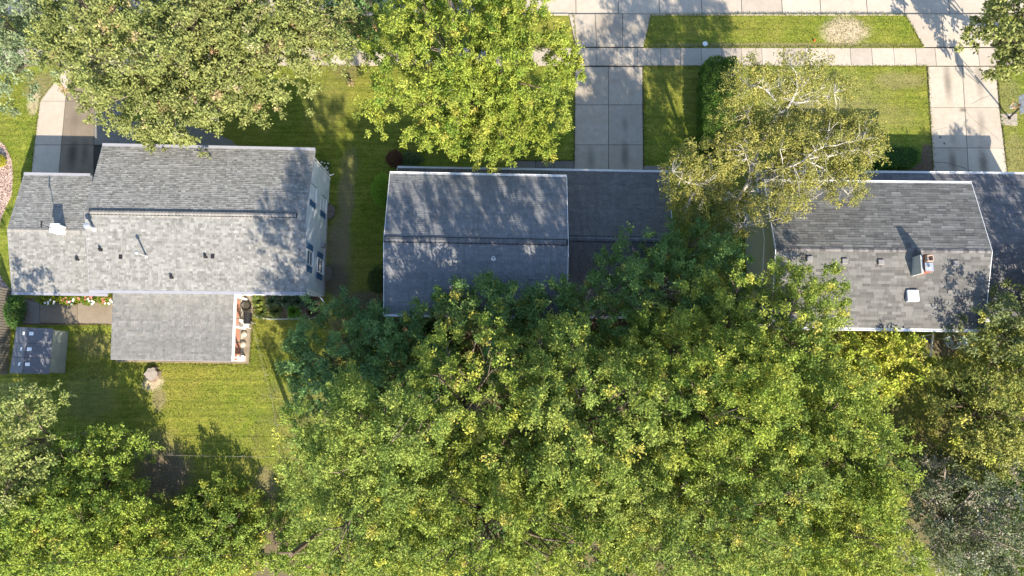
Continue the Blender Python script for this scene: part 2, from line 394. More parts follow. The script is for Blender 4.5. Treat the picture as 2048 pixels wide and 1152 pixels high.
# middle driveway
drive('driveway', [([(1150, 134), (1217, 134), (1217, 210), (1150, 210)],), ([(1217, 134), (1285, 134), (1285, 210), (1217, 210)],),
                   ([(1150, 210), (1217, 210), (1217, 290), (1149, 290)],), ([(1217, 210), (1285, 210), (1286, 290), (1217, 290)],),
                   ([(1149, 290), (1217, 290), (1217, 372), (1148, 372)],), ([(1217, 290), (1286, 290), (1287, 372), (1217, 372)],),
                   ([(1137, 28), (1190, 28), (1193, 94), (1152, 94)],), ([(1190, 28), (1245, 28), (1245, 94), (1193, 94)],), ([(1245, 28), (1303, 28), (1287, 94), (1245, 94)],)],
      M['conc_marks2'], [(1137, 28), (1303, 28), (1286, 96), (1288, 372), (1147, 372), (1150, 96)])
dr = drive('driveway', [([(1855, 133), (1924, 133), (1929, 215), (1859, 215)],), ([(1924, 133), (1991, 133), (1998, 215), (1929, 215)],),
                        ([(1859, 215), (1929, 215), (1934, 296), (1864, 296)],), ([(1929, 215), (1998, 215), (2008, 296), (1934, 296)],),
                        ([(1864, 296), (1934, 296), (1938, 372), (1868, 372)],), ([(1934, 296), (2008, 296), (2018, 372), (1938, 372)],),
                        ([(1810, 28), (1882, 28), (1888, 94), (1847, 94)],), ([(1882, 28), (1939, 28), (1947, 94), (1888, 94)],), ([(1939, 28), (2001, 28), (1989, 94), (1947, 94)],)],
           M['conc_marks'], [(1810, 28), (2001, 28), (1990, 96), (2019, 372), (1868, 372), (1850, 96)])
def crack(parent, pts, w=0.02):
    q = []
    for a, c in zip(pts[:-1], pts[1:]):
        for t in np.linspace(0, 1, 6)[:-1]: q.append(lerp(P(a[0], a[1], 0.036), P(c[0], c[1], 0.036), t) + Vector((random.uniform(-.04, .04), random.uniform(-.04, .04), 0)))
    q.append(P(pts[-1][0], pts[-1][1], 0.036))
    mb = MB(); mb.tube(q, [w * random.uniform(0.3, 0.7) for _ in q], 4); o = mb.build('crack', M['crack'], parent); return o
crack(dr, [(1930, 222), (1955, 245), (1985, 268), (2002, 283)], 0.015)
crack(dr, [(1866, 325), (1890, 325), (1915, 331), (1945, 342)], 0.025)
crack(dr, [(1866, 262), (1890, 255), (1925, 260)], 0.01)
crack(dr, [(1945, 208), (1965, 196), (1985, 190)], 0.01)
# left driveway and the curved front walk
drive('driveway', [([(80, 202), (131, 202), (136, 165), (150, 110), (118, 153)], M['conc_light']), ([(80, 202), (131, 202), (123, 290), (69, 290)], M['conc_light']),
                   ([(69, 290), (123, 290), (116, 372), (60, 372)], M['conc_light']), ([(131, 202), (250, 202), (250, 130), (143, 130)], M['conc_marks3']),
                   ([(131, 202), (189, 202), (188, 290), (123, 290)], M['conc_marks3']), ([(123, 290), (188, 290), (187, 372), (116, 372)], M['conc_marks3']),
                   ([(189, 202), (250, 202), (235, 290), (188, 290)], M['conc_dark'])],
      M['conc_light'], [(60, 372), (80, 202), (118, 153), (150, 108), (250, 130), (235, 290), (187, 372)])
struct(slab(None, [(236, 246), (300, 240), (360, 246), (420, 262), (462, 280), (490, 306), (430, 306), (390, 288), (350, 268), (310, 256), (282, 254), (272, 292), (236, 292)], -0.03, 0.028, M['conc_dark'], 'front_walk'))
# front walk strip in front of the middle house
fw = struct(MB().prism([tuple(P(*p).to_2d()) for p in ((1020, 321), (1149, 321), (1149, 345), (1010, 345))], -0.03, 0.006).build('front_walk', M['joint']))
for a, c in ((1018, 1071), (1071, 1108), (1108, 1148)):
    slab(fw, [(a, 322), (c, 322), (c, 345), (a, 345)], -0.02, 0.03, M['conc_dark'])
struct(slab(None, [(1287, 331), (1330, 332), (1330, 350), (1287, 350)], -0.02, 0.03, M['conc_dark'], 'front_walk'))
# back path of the left house
bp = struct(MB().prism([tuple(P(*p).to_2d()) for p in ((42, 596), (235, 604), (235, 650), (42, 650))], -0.03, 0.006).build('garden_path', M['soil']))
for a, c in ((44, 80), (80, 155), (155, 228)):
    slab(bp, [(a, 604 if a > 44 else 596), (c, 606), (c, 648), (a, 646)], -0.02, 0.03, M['conc_dark'] if a < 60 else M['conc_brown'])
# wood chip beds
struct(slab(None, [(-60, 275), (-5, 279), (12, 292), (24, 320), (27, 350), (24, 390), (12, 415), (2, 440), (-5, 480), (-60, 470)], -0.03, 0.03, M['chips'], 'wood_chip_bed'))
struct(slab(None, [(-80, 530), (-2, 545), (8, 562), (22, 580), (26, 605), (-80, 605)], -0.03, 0.03, M['chips'], 'wood_chip_bed'))
struct(slab(None, [(1846, 292), (1862, 290), (1866, 345), (1750, 345), (1800, 336), (1840, 325)], -0.03, 0.012, M['soil'], 'planting_bed'))
# patio behind the left house
pat = struct(slab(None, [(232, 590), (508, 590), (504, 660), (498, 728), (232, 724)], -0.03, 0.026, M['conc_brown'], 'patio'))
for a, c in ((600, 634), (637, 682), (685, 722)):
    slab(pat, [(467, a), (481, a), (480, c), (466, c)], 0.0, 0.055, M['red_tile'], 'paver')
slab(pat, [(482, 600), (489, 600), (487, 722), (481, 722)], 0.0, 0.06, M['conc_light'], 'paver')
# bed of plants behind the left house
struct(slab(None, [(506, 592), (640, 592), (640, 634), (600, 638), (540, 637), (506, 628)], -0.03, 0.02, M['soil'], 'planting_bed'))
struct(slab(None, [(72, 590), (226, 590), (226, 606), (72, 606)], -0.03, 0.034, M['soil'], 'planting_bed'))

# ------------------------------------------------------------------ roofs and houses
def shingle_mesh(wd, e, t):
    m = MB(); g = 0.004
    v = [(g, 0, 0), (wd - g, 0, 0), (wd - g, 0, t), (g, 0, t), (wd - g, e + 0.03, 0.002), (g, e + 0.03, 0.002), (wd - g, e + 0.03, -0.02), (g, e + 0.03, -0.02)]
    m.add(v, [(0, 1, 2, 3), (3, 2, 4, 5), (1, 6, 4, 2), (7, 0, 3, 5)])
    return m
class Roof:
    """tiles one slope: eave a->b, ridge d->c, all as pieces"""
    def __init__(s, parent, name, widths, expo, thick, palette, keep=None, single=300, matn='shingle'):
        s.p = parent; s.name = name; s.w = widths; s.e = expo; s.t = thick; s.pal = palette
        s.keep = keep or (lambda q: True); s.single = single; s.list = []
        s.mo = tinted(matn + ' piece', 'obj'); s.ma = tinted(matn + ' field', 'attr')
    def slope(s, a, b, c, d, off=0.0):
        X = (b - a).normalized(); N = X.cross(d - a).normalized()
        if N.z < 0: N = -N
        Y = N.cross(X).normalized()
        if Y.dot(d - a) < 0: Y = -Y
        L = (d - a).dot(Y); n = max(1, round(L / s.e)); e = L / n
        for j in range(n):
            v = j / n; l = lerp(a, d, v); r = lerp(b, c, v); W = (r - l).length
            x = -random.uniform(0, s.w[-1])
            tone = random.uniform(0.93, 1.05)
            while x < W:
                k = random.randrange(len(s.w)); wd = s.w[k]
                x0 = max(0, x); x1 = min(W, x + wd)
                if x1 - x0 > 0.03:
                    q = l + (r - l).normalized() * x0 + N * off
                    if s.keep(q + (r - l).normalized() * (x1 - x0) / 2):
                        full = abs((x1 - x0) - wd) < 1e-6
                        tk = s.t * random.choice((0.7, 1.0, 1.5))
                        col = random.choice(s.pal); f = tone * random.uniform(0.9, 1.1)
                        s.list.append((q, X, Y, N, x1 - x0, e, tk, tuple(min(1, c_ * f) for c_ in col), full, k, v))
                x += wd
    def finish(s):
        cand = [i for i, r in enumerate(s.list) if r[8]]
        cand.sort(key=lambda i: -s.list[i][0].z - (s.list[i][4] > 0.2) * 0.3)
        cand = set(cand[:s.single]); cache = {}
        V = []; F = []; C = []
        for i, r in enumerate(s.list):
            q, X, Y, N, wd, e, tk, col, full, k, v = r
            if i in cand:
                key = (k, round(e, 3), round(tk, 4))
                if key not in cache:
                    cache[key] = shingle_mesh(wd, e, tk).mesh('shingle'); cache[key].materials.append(s.mo)
                o = bpy.data.objects.new(s.name, cache[key]); COL.objects.link(o); o.parent = s.p
                R = Matrix((X, Y, N)).transposed().to_4x4(); R.translation = q - s.p.location; o.matrix_basis = R
                o.color = (*col, 1)
            else:
                m = shingle_mesh(wd, e, tk); b = len(V)
                for x, y, z in m.v: V.append(q + X * x + Y * y + N * z)
                for f in m.f: F.append(tuple(b + t for t in f)); C.append(col)
        me = bpy.data.meshes.new('shingle_field'); me.from_pydata(V, [], F); me.update()
        at = me.attributes.new('col', 'FLOAT_COLOR', 'FACE')
        at.data.foreach_set('color', np.array([(c[0], c[1], c[2], 1) for c in C], dtype=np.float32).ravel())
        o = link('shingle_field', me, s.ma, s.p); o['kind'] = 'stuff'; return o

class Gable:
    def __init__(s, FL, FR, BR, BL, ze, zr):
        s.FL, s.FR, s.BR, s.BL = [P(p[0], p[1], ze) for p in (FL, FR, BR, BL)]
        s.ze, s.zr = ze, zr
        s.RL = (s.FL + s.BL) / 2; s.RL.z = zr; s.RR = (s.FR + s.BR) / 2; s.RR.z = zr
        s.u = (s.FR - s.FL).normalized()
    def deck(s, parent, mat, t=0.05):
        m = MB(); dz = Vector((0, 0, -0.03)); dt = Vector((0, 0, -0.03 - t))
        for a, b, c, d_ in ((s.FL, s.FR, s.RR, s.RL), (s.BR, s.BL, s.RL, s.RR)):
            m.hexa([a + dt, b + dt, c + dt, d_ + dt, a + dz, b + dz, c + dz, d_ + dz])
        return m.build('roof', mat, parent)
    def walls(s, parent, mat, ov=0.4, ovx=0.3, name='wall', z0=-0.05):
        FL, FR, BR, BL = s.FL.copy(), s.FR.copy(), s.BR.copy(), s.BL.copy()
        def ins(p, along, across): return p + along * ovx + across * ov
        vF = (s.BL - s.FL).normalized(); vR = (s.BR - s.FR).normalized()
        c = [ins(FL, s.u, vF), ins(FR, -s.u, vR), ins(BR, -s.u, -vR), ins(BL, s.u, -vF)]
        span = (s.BL - s.FL).length / 2; zt = s.ze + (s.zr - s.ze) * ov / span - 0.1
        zp = s.zr - 0.12
        s.wc = [Vector((p.x, p.y, 0)) for p in c]; s.wzt = zt; s.wzp = zp
        mL = (s.wc[0] + s.wc[3]) / 2; mR = (s.wc[1] + s.wc[2]) / 2
        V = [Vector((p.x, p.y, z)) for z in (z0, zt) for p in s.wc] + [Vector((mL.x, mL.y, zp)), Vector((mR.x, mR.y, zp))]
        m = MB(); m.add(V, [(0, 1, 5, 4), (2, 3, 7, 6), (1, 2, 6, 9, 5), (3, 0, 4, 8, 7), (4, 5, 9, 8), (6, 7, 8, 9), (3, 2, 1, 0)][:])
        return m.build(name, mat, parent)
    def rakes(s, parent, mat, w=0.03, h=0.16):
        for a, b in ((s.FL, s.RL), (s.BL, s.RL)):
            MB().beam(a - s.u * 0.015 + Vector((0, 0, -0.06)), b - s.u * 0.015 + Vector((0, 0, -0.06)), w, h).build('rake_board', mat, parent)
        for a, b in ((s.FR, s.RR), (s.BR, s.RR)):
            MB().beam(a + s.u * 0.015 + Vector((0, 0, -0.06)), b + s.u * 0.015 + Vector((0, 0, -0.06)), w, h).build('rake_board', mat, parent)
    def soffit(s, parent, mat):
        for a, b, q in ((s.FL, s.FR, 1), (s.BL, s.BR, -1)):
            n = Vector((s.u.y, -s.u.x, 0)) * q
            MB().beam(a + n * 0.03 + Vector((0, 0, -0.12)), b + n * 0.03 + Vector((0, 0, -0.12)), 0.03, 0.18).build('fascia', mat, parent)

def gutter(parent, a, b, out, mat, w=0.13, h=0.11, hang=0.76, guard=None, z=-0.04):
    a = a + Vector((0, 0, z)); b = b + Vector((0, 0, z)); out = out.normalized(); u = (b - a).normalized()
    m = MB(); t = 0.014
    m.beam(a + out * (0.01 + w), b + out * (0.01 + w), 0.022, h)
    m.beam(a + out * 0.017 + Vector((0, 0, 0.004)), b + out * 0.017 + Vector((0, 0, 0.004)), 0.018, h)
    m.beam(a + out * (w / 2 + 0.012) + Vector((0, 0, -h / 2)), b + out * (w / 2 + 0.012) + Vector((0, 0, -h / 2)), w - 0.004, 0.01)
    for e in (a - u * 0.004, b + u * 0.004): m.beam(e + out * 0.0, e + out * (w + 0.02), 0.012, h - 0.006)
    g = m.build('gutter', mat, parent)
    if hang:
        n = int((b - a).length / hang); me = None
        for i in range(1, n):
            p = a + u * (i * hang)
            k = MB().beam(-out * 0.0, out * w, 0.024, 0.012).mesh('hanger') if me is None else me
            me = k
            o = bpy.data.objects.new('hanger', me); COL.objects.link(o); o.parent = g
            if not me.materials: me.materials.append(mat)
            o.location = p + Vector((0, 0, h / 2 - 0.004))
            o.matrix_parent_inverse = Matrix.Identity(4)
    if guard:
        MB().beam(a + out * (w / 2) + Vector((0, 0, h / 2 + 0.012)), b + out * (w / 2) + Vector((0, 0, h / 2 + 0.012)), w + 0.06, 0.012).build('gutter_guard', guard, parent)
    return g

def ridge_caps(parent, a, b, s1, s2, pal, pitch=0.2, w=0.17, raised=0.0, mat=None):
    """bent caps laid one over the next along the ridge; s1,s2 are down-slope unit vectors"""
    u = (b - a).normalized(); n = int((b - a).length / pitch); mat = mat or tinted('ridge cap', 'obj')
    m = MB(); up = Vector((0, 0, 1)); l = pitch + 0.03
    def rowp(x, h): return [u * x + s1 * w + up * (0.004 + h), u * x + up * (0.016 + h), u * x + s2 * w + up * (0.004 + h)]
    A = rowp(0, 0.002); B = rowp(l, 0.018); base = [u * l + s1 * w - up * (raised + 0.012), u * l + s2 * w - up * (raised + 0.012), s1 * w - up * (raised + 0.012), s2 * w - up * (raised + 0.012)]
    m.add(A + B + base, [(0, 3, 4, 1), (1, 4, 5, 2), (3, 6, 7, 5, 4), (0, 8, 6, 3), (2, 5, 7, 9)])
    me = m.mesh('ridge_cap'); me.materials.append(mat)
    for i in range(n):
        o = bpy.data.objects.new('ridge_cap', me); COL.objects.link(o); o.parent = parent
        o.location = a + u * (i * pitch) + up * (raised + 0.012) - parent.location
        c = random.choice(pal); f = random.uniform(0.9, 1.08); o.color = (c[0] * f, c[1] * f, c[2] * f, 1)

def slope_z(g, p):      # height of the roof g above plan point p
    t = (p - g.FL).dot((g.BL - g.FL).normalized()) / (g.BL - g.FL).length
    return g.ze + (g.zr - g.ze) * (1 - abs(2 * t - 1))
def on_roof(g, px, py):
    z = g.ze + 0.7
    for _ in range(6): p = P(px, py, z); z = slope_z(g, p)
    p.z = z; return p

def window_x(parent, x, c, wy, h, side=1, shutters=True):
    """a window in a wall that faces +x (side=1) or -x"""
    y, z = c.y, c.z; s_ = side
    f = MB()
    for dy in (-1, 1): f.box((x + s_ * 0.03, y + dy * wy / 2, z), 0.09, 0.09, h + 0.09)
    for dz in (-1, 1): f.box((x + s_ * 0.03, y, z + dz * h / 2), 0.085, wy - 0.09, 0.09)
    win = f.build('window', M['white'], parent)
    MB().box((x + s_ * 0.012, y, z), 0.02, wy - 0.08, h - 0.08).build('pane', M['glass'], win).matrix_parent_inverse = Matrix.Identity(4)
    for bz in (0,):
        MB().box((x + s_ * 0.045, y, z), 0.045, wy - 0.09, 0.05).build('glazing_bar', M['white'], win).matrix_parent_inverse = Matrix.Identity(4)
    MB().box((x + s_ * 0.05, y, z - h / 2 - 0.07), 0.16, wy + 0.14, 0.045).build('sill', M['white'], win).matrix_parent_inverse = Matrix.Identity(4)
    if shutters:
        for dy in (-1, 1):
            m = MB(); yy = y + dy * (wy / 2 + 0.05 + 0.22)
            m.box((x + s_ * 0.02, yy, z), 0.03, 0.42, h + 0.06)
            for kk in (-1, 1): m.box((x + s_ * 0.045, yy + kk * 0.18, z), 0.03, 0.055, h + 0.058)
            for kk in (-1, 0, 1): m.box((x + s_ * 0.044, yy, z + kk * (h / 2 - 0.005)), 0.028, 0.30, 0.07)
            m.build('shutter', M['shutter'], parent)

# fix for sub-part parenting: parents that are meshes with an inverse keep world coordinates
def child_keep(o, parent): o.parent = parent; o.matrix_parent_inverse = Matrix.Identity(4)

# ---------------- left house
LH = Gable((205, 291), (630, 300), (612, 585), (179, 581), 5.2, 6.45)
LG = Gable((48, 349), (215, 352), (215, 588), (24, 585), 2.7, 3.75)
c0 = (LH.FL + LH.BR) / 2; c0.z = 0
h1 = empty('house', c0, 'pale blue two storey house with light grey shingle roof and blue shutters', 'house')
LH.walls(h1, M['bluewall']); LG.walls(h1, M['bluewall'], name='garage_wall')
LH.deck(h1, M['white']); LG.deck(h1, M['white'])
LH.rakes(h1, M['grey_metal'], 0.02, 0.1); LG.rakes(h1, M['grey_metal'], 0.02, 0.1)
palA = [(0.26, 0.257, 0.242), (0.242, 0.24, 0.225), (0.211, 0.209, 0.196), (0.299, 0.296, 0.278), (0.253, 0.25, 0.235), (0.196, 0.194, 0.182), (0.274, 0.271, 0.255)]
lhx = (LH.wc[3].x + LH.wc[0].x) / 2
R = Roof(h1, 'shingle', [0.13, 0.18, 0.26, 0.34], 0.150, 0.019, palA, single=300, matn='light grey shingle')
R.slope(LH.FL, LH.FR, LH.RR, LH.RL); R.slope(LH.BR, LH.BL, LH.RL, LH.RR)
n_main = len(R.list)
R.keep = lambda q: q.x < lhx + 0.12
R.slope(LG.FL, LG.FR, LG.RR, LG.RL); R.slope(LG.BR, LG.BL, LG.RL, LG.RR)
# porch: a low single slope reaching out from under the back eave
PA, PB = P(226, 578, 2.95), P(469, 581, 2.95); PC, PD = P(463.5, 722, 2.5), P(221, 718, 2.5)
palP = [(0.213, 0.213, 0.202), (0.196, 0.196, 0.188), (0.23, 0.224, 0.213), (0.185, 0.185, 0.179), (0.218, 0.213, 0.199)]
R.keep = lambda q: True
R.pal = palP; R.slope(PC, PD, PA, PB); R.finish()
m = MB(); dz = Vector((0, 0, -0.03)); dt = Vector((0, 0, -0.22)); m.hexa([PD + dt, PC + dt, PB + dt, PA + dt, PD + dz, PC + dz, PB + dz, PA + dz]); m.build('porch_roof', M['white'], h1)
MB().beam(PB + Vector((0.06, 0, -0.08)), PC + Vector((0.06, 0, -0.08)), 0.10, 0.24).build('porch_fascia', M['white_metal'], h1)
MB().beam(PD + Vector((0, -0.02, -0.09)), PC + Vector((0, -0.02, -0.09)), 0.03, 0.16).build('porch_fascia', M['grey_metal'], h1)
for t in (0.06, 0.5, 0.94):
    q = lerp(PB, PC, t); MB().box((q.x - 0.2, q.y, q.z / 2 - 0.12), 0.12, 0.12, q.z - 0.3).build('porch_post', M['white'], h1)
for t in (0.05, 0.35, 0.65):
    q = lerp(PD, PC, t); MB().box((q.x, q.y + 0.2, q.z / 2 - 0.12), 0.12, 0.12, q.z - 0.3).build('porch_post', M['white'], h1)
vN, vS = Vector((0, 1, 0)), Vector((0, -1, 0))
gutter(h1, LH.FL, LH.FR, vN, M['grey_metal'], hang=0, guard=M['grey_metal'])
gutter(h1, LH.BL, LH.BR, vS, M['grey_metal'], hang=0, guard=M['grey_metal'])
gutter(h1, LG.FL, lerp(LG.FL, LG.FR, 0.79), vN, M['grey_metal'], hang=0, guard=M['grey_metal'])
gutter(h1, LG.BL, LG.BR, vS, M['grey_metal'], hang=0, guard=M['grey_metal'])
s1 = (LH.FL - LH.RL).normalized(); s2 = (LH.BL - LH.RL).normalized()
palR = [(0.29, 0.275, 0.25), (0.25, 0.24, 0.225), (0.27, 0.26, 0.24)]
ridge_caps(h1, lerp(LH.RL, LH.RR, 0.025), lerp(LH.RL, LH.RR, 0.96), s1, s2, palR, 0.235, 0.20, 0.055)
ridge_caps(h1, lerp(LH.RL, LH.RR, 0.965), LH.RR, s1, s2, palA, 0.235, 0.20, 0.0)
MB().beam(lerp(LH.RL, LH.RR, 0.02) + Vector((0, 0, 0.03)), lerp(LH.RL, LH.RR, 0.963) + Vector((0, 0, 0.03)), 0.34, 0.05).build('ridge_vent', M['black_metal'], h1)
s1g = (LG.FL - LG.RL).normalized(); s2g = (LG.BL - LG.RL).normalized()
ridge_caps(h1, LG.RL, lerp(LG.RL, LG.RR, 0.80), s1g, s2g, palR, 0.22, 0.17, 0.0)
# gable windows, read off the wall plane
xr = (LH.wc[1].x + LH.wc[2].x) / 2
for px, py in ((625, 387), (618, 516)):
    q = PX(px, py, xr); window_x(h1, xr, Vector((xr, q.y, q.z)), 1.0, 1.25)
for px, py in ((645.5, 409), (639, 532)):
    q = PX(px, py, xr); window_x(h1, xr, Vector((xr, q.y, max(1.3, q.z))), 1.0, 1.25)
for k in (1, 2):
    q = LH.wc[k]; MB().box((q.x + 0.01, q.y + (-.06 if k == 1 else .06), LH.wzt / 2), 0.05, 0.14, LH.wzt).build('corner_board', M['white'], h1)
q = LH.wc[2]
MB().tube([LH.BR + Vector((-0.3, -0.05, -0.12)), q + Vector((-0.1, -0.1, LH.wzt - 0.6)), q + Vector((-0.1, -0.1, 0.3)), q + Vector((0.15, -0.5, 0.1))], 0.05, 6).build('downspout', M['white_metal'], h1)
MB().tube([LH.FR + Vector((-0.1, 0.0, -0.12)), LH.wc[1] + Vector((0.06, 0.1, LH.wzt - 0.6)), LH.wc[1] + Vector((0.06, 0.1, 0.3)), LH.wc[1] + Vector((0.3, 0.3, 0.1))], 0.05, 6).build('downspout', M['white_metal'], h1)
# foundation strip and meter box
MB().box((xr + 0.02, (LH.wc[1].y + LH.wc[2].y) / 2, 0.15), 0.06, abs(LH.wc[1].y - LH.wc[2].y) - 0.02, 0.36).build('foundation', M['mortar'], h1)
MB().box((xr + 0.12, P(656, 497).y, 1.2), 0.18, 0.35, 0.5).build('meter_box', M['grey_metal'], h1)
# roof fittings
def roof_vent(parent, p, n=0.16, name='roof_vent'):
    m = MB(); m.box(p + Vector((0, 0, 0.02)), n * 1.7, n * 1.7, 0.03); m.tube([p, p + Vector((0, 0, 0.16))], n * 0.45, 8); m.tube([p + Vector((0, 0, 0.16)), p + Vector((0, -0.02, 0.26))], [n * 0.75, n * 0.5], 8)
    return m.build(name, M['black_metal'], parent)
for g_, x, y in ((LG, 156, 518), (LH, 202, 499), (LH, 412, 513), (LH, 344, 554)):
    roof_vent(h1, on_roof(g_, x, y), 0.15)
for x, y in ((242, 514), (426, 513)):
    bevelled(MB().box(on_roof(LH, x, y) + Vector((0, 0, 0.05)), 0.22, 0.3, 0.10), 'box_vent', M['black_metal'], h1, 0.02)
def flue(parent, p, h, r, mat, cap=True):
    m = MB(); m.tube([p - Vector((0, 0, 0.1)), p + Vector((0, 0, h))], r, 12)
    m.tube([p - Vector((0, 0, 0.05)), p + Vector((0, 0, 0.16))], [r * 2.3, r * 1.1], 12)
    if cap: m.tube([p + Vector((0, 0, h - 0.12)), p + Vector((0, 0, h + 0.02)), p + Vector((0, 0, h + 0.09))], [r * 2.0, r * 2.0, r * 0.6], 12)
    return m.build('flue_pipe', mat, parent)
flue(h1, on_roof(LH, 293, 512), 1.25, 0.06, M['galv'])
flue(h1, on_roof(LH, 188, 457), 0.8, 0.10, M['galv'])
q = on_roof(LG, 123, 461)
ch = bevelled(MB().box(q + Vector((0, 0, 0.25)), 0.56, 0.56, 0.9), 'chimney', M['white_metal'], h1, 0.03)
ck = MB().box(q + Vector((0, 0, 0.74)), 0.64, 0.62, 0.06).build('chimney_cap', M['white_metal'], ch)
ck.matrix_parent_inverse = Matrix.Identity(4)
ck = MB().tube([q + Vector((-0.2, 0, 0.75)), q + Vector((-0.2, 0, 1.9))], 0.025, 6).tube([q + Vector((-0.2, -0.2, 1.75)), q + Vector((-0.2, 0.25, 1.8))], 0.05, 6).build('wind_vane', M['black_metal'], ch)
ck.matrix_parent_inverse = Matrix.Identity(4)
# garage door of the left house
a, b_ = LG.wc[0], LG.wc[1]
MB().box(((a.x + b_.x) / 2 - 0.6, a.y + 0.03, 1.1), 2.6, 0.06, 2.1).build('garage_door', M['white'], h1)
MB().box((lerp(LH.wc[0], LH.wc[1], 0.25).x, LH.wc[0].y + 0.03, 1.05), 0.95, 0.06, 2.1).build('door', M['shutter'], h1)

# ---------------- middle house
MU = Gable((780, 347), (1133, 354), (1134, 634), (768, 628), 5.2, 6.35)
ML = Gable((795, 336), (1336, 345), (1342, 634), (786, 626), 2.7, 3.9)
c0 = (MU.FL + MU.BR) / 2; c0.z = 0
h2 = empty('house', c0, 'middle house with dark slate shingle roof in dappled shade', 'house')
MU.walls(h2, M['greywall']); ML.walls(h2, M['greywall'], name='lower_wall')
MU.deck(h2, M['white']); ML.deck(h2, M['white'])
MU.rakes(h2, M['white_metal'], 0.03, 0.14); ML.rakes(h2, M['white_metal'], 0.03, 0.14)
palB = [(0.195, 0.202, 0.212), (0.205, 0.212, 0.222), (0.187, 0.193, 0.203)]
R = Roof(h2, 'shingle', [0.3, 0.3, 0.31], 0.145, 0.018, palB, single=300, matn='dark slate shingle')
R.slope(MU.FL, MU.FR, MU.RR, MU.RL); R.slope(MU.BR, MU.BL, MU.RL, MU.RR)
mx0, mx1 = MU.wc[0].x + 0.1, MU.wc[1].x - 0.1; my0, my1 = MU.wc[3].y + 0.1, MU.wc[0].y - 0.1
R.pal = [(0.145, 0.14, 0.138), (0.155, 0.15, 0.147), (0.135, 0.131, 0.13)]
R.keep = lambda q: not (mx0 < q.x < mx1 and my0 < q.y < my1)
R.slope(ML.FL, ML.FR, ML.RR, ML.RL); R.slope(ML.BR, ML.BL, ML.RL, ML.RR)
R.finish()
s1 = (MU.FL - MU.RL).normalized(); s2 = (MU.BL - MU.RL).normalized()
palR2 = [(0.15, 0.155, 0.165), (0.13, 0.135, 0.145)]
for g_, t0 in ((MU, 0.0), (ML, (MU.wc[1].x - ML.RL.x) / (ML.RR.x - ML.RL.x) + 0.01)):
    a, b_ = lerp(g_.RL, g_.RR, t0), g_.RR
    ridge_caps(h2, a, b_, s1, s2, palR2, 0.30, 0.19, 0.045)
    MB().beam(a + Vector((0, 0, 0.02)), b_ + Vector((0, 0, 0.02)), 0.42, 0.035).build('ridge_vent', M['black_metal'], h2)
for g_ in (MU, ML):
    gutter(h2, g_.FL, g_.FR, vN, M['white_metal'], hang=0.9); gutter(h2, g_.BL, g_.BR, vS, M['white_metal'], hang=0.9)
for x, y in ((987, 517), (923, 569)):
    p = on_roof(MU, x, y)
    m = MB(); n = 14; r0, r1 = 0.10, 0.065; b0 = len(m.v); h = 0.32
    for (r, z) in ((0.17, 0.0), (r0, 0.05), (r0, h), (r1, h), (r1, 0.05)):
        for k in range(n): m.v.append((p.x + r * math.cos(2 * math.pi * k / n), p.y + r * math.sin(2 * math.pi * k / n), p.z + z))
    for i in range(4):
        for k in range(n): m.f.append((i * n + k, i * n + (k + 1) % n, (i + 1) * n + (k + 1) % n, (i + 1) * n + k))
    m.build('vent_pipe', M['pipe_white'], h2)
a, b_ = ML.wc[0], ML.wc[1]
MB().box(((P(1150, 345).x + P(1285, 345).x) / 2, a.y + 0.03, 1.1), 4.8, 0.06, 2.15).build('garage_door', M['white'], h2)
MB().box((P(1040, 345).x, a.y + 0.03, 1.05), 0.95, 0.06, 2.1).build('door', M['brick'], h2)
for xx in (840, 930): 
    MB().box((P(xx, 345).x, a.y + 0.03, 1.5), 1.4, 0.07, 1.1).build('window', M['glass'], h2)

# ---------------- right house
RU = Gable((1529, 363), (1943, 367), (1968, 659), (1543, 653), 5.2, 6.6)
RL_ = Gable((1512, 343), (2085, 349), (2120, 640), (1522, 632), 2.7, 3.95)
c0 = (RU.FL + RU.BR) / 2; c0.z = 0
h3 = empty('house', c0, 'right house with brown grey shingle roof, brick chimney and white square skylight', 'house')
RU.walls(h3, M['greenwall']); RL_.walls(h3, M['greenwall'], name='lower_wall')
RU.deck(h3, M['white']); RL_.deck(h3, M['white'])
RU.rakes(h3, M['white_metal'], 0.03, 0.14); RL_.rakes(h3, M['white_metal'], 0.03, 0.14)
palC = [(0.155, 0.153, 0.144), (0.13, 0.128, 0.121), (0.185, 0.182, 0.172), (0.14, 0.138, 0.13), (0.115, 0.113, 0.107), (0.168, 0.165, 0.156)]
R = Roof(h3, 'shingle', [0.30, 0.45, 0.62, 0.85], 0.185, 0.016, palC, single=300, matn='brown grey shingle')
R.slope(RU.FL, RU.FR, RU.RR, RU.RL); R.slope(RU.BR, RU.BL, RU.RL, RU.RR)
rx0, rx1 = RU.wc[0].x + 0.1, RU.wc[1].x - 0.1; ry0, ry1 = RU.wc[3].y + 0.1, RU.wc[0].y - 0.1
R.keep = lambda q: not (rx0 < q.x < rx1 and ry0 < q.y < ry1)
R.pal = [(0.14, 0.14, 0.15), (0.12, 0.12, 0.13), (0.16, 0.155, 0.16)]
R.slope(RL_.FL, RL_.FR, RL_.RR, RL_.RL); R.slope(RL_.BR, RL_.BL, RL_.RL, RL_.RR)
R.finish()
s1 = (RU.FL - RU.RL).normalized(); s2 = (RU.BL - RU.RL).normalized()
ridge_caps(h3, RU.RL, RU.RR, s1, s2, [(0.17, 0.16, 0.16), (0.11, 0.105, 0.105), (0.2, 0.19, 0.185)], 0.2, 0.14, 0.0)
ridge_caps(h3, lerp(RL_.RL, RL_.RR, 0.77), RL_.RR, s1, s2, [(0.13, 0.13, 0.14)], 0.3, 0.16, 0.0)
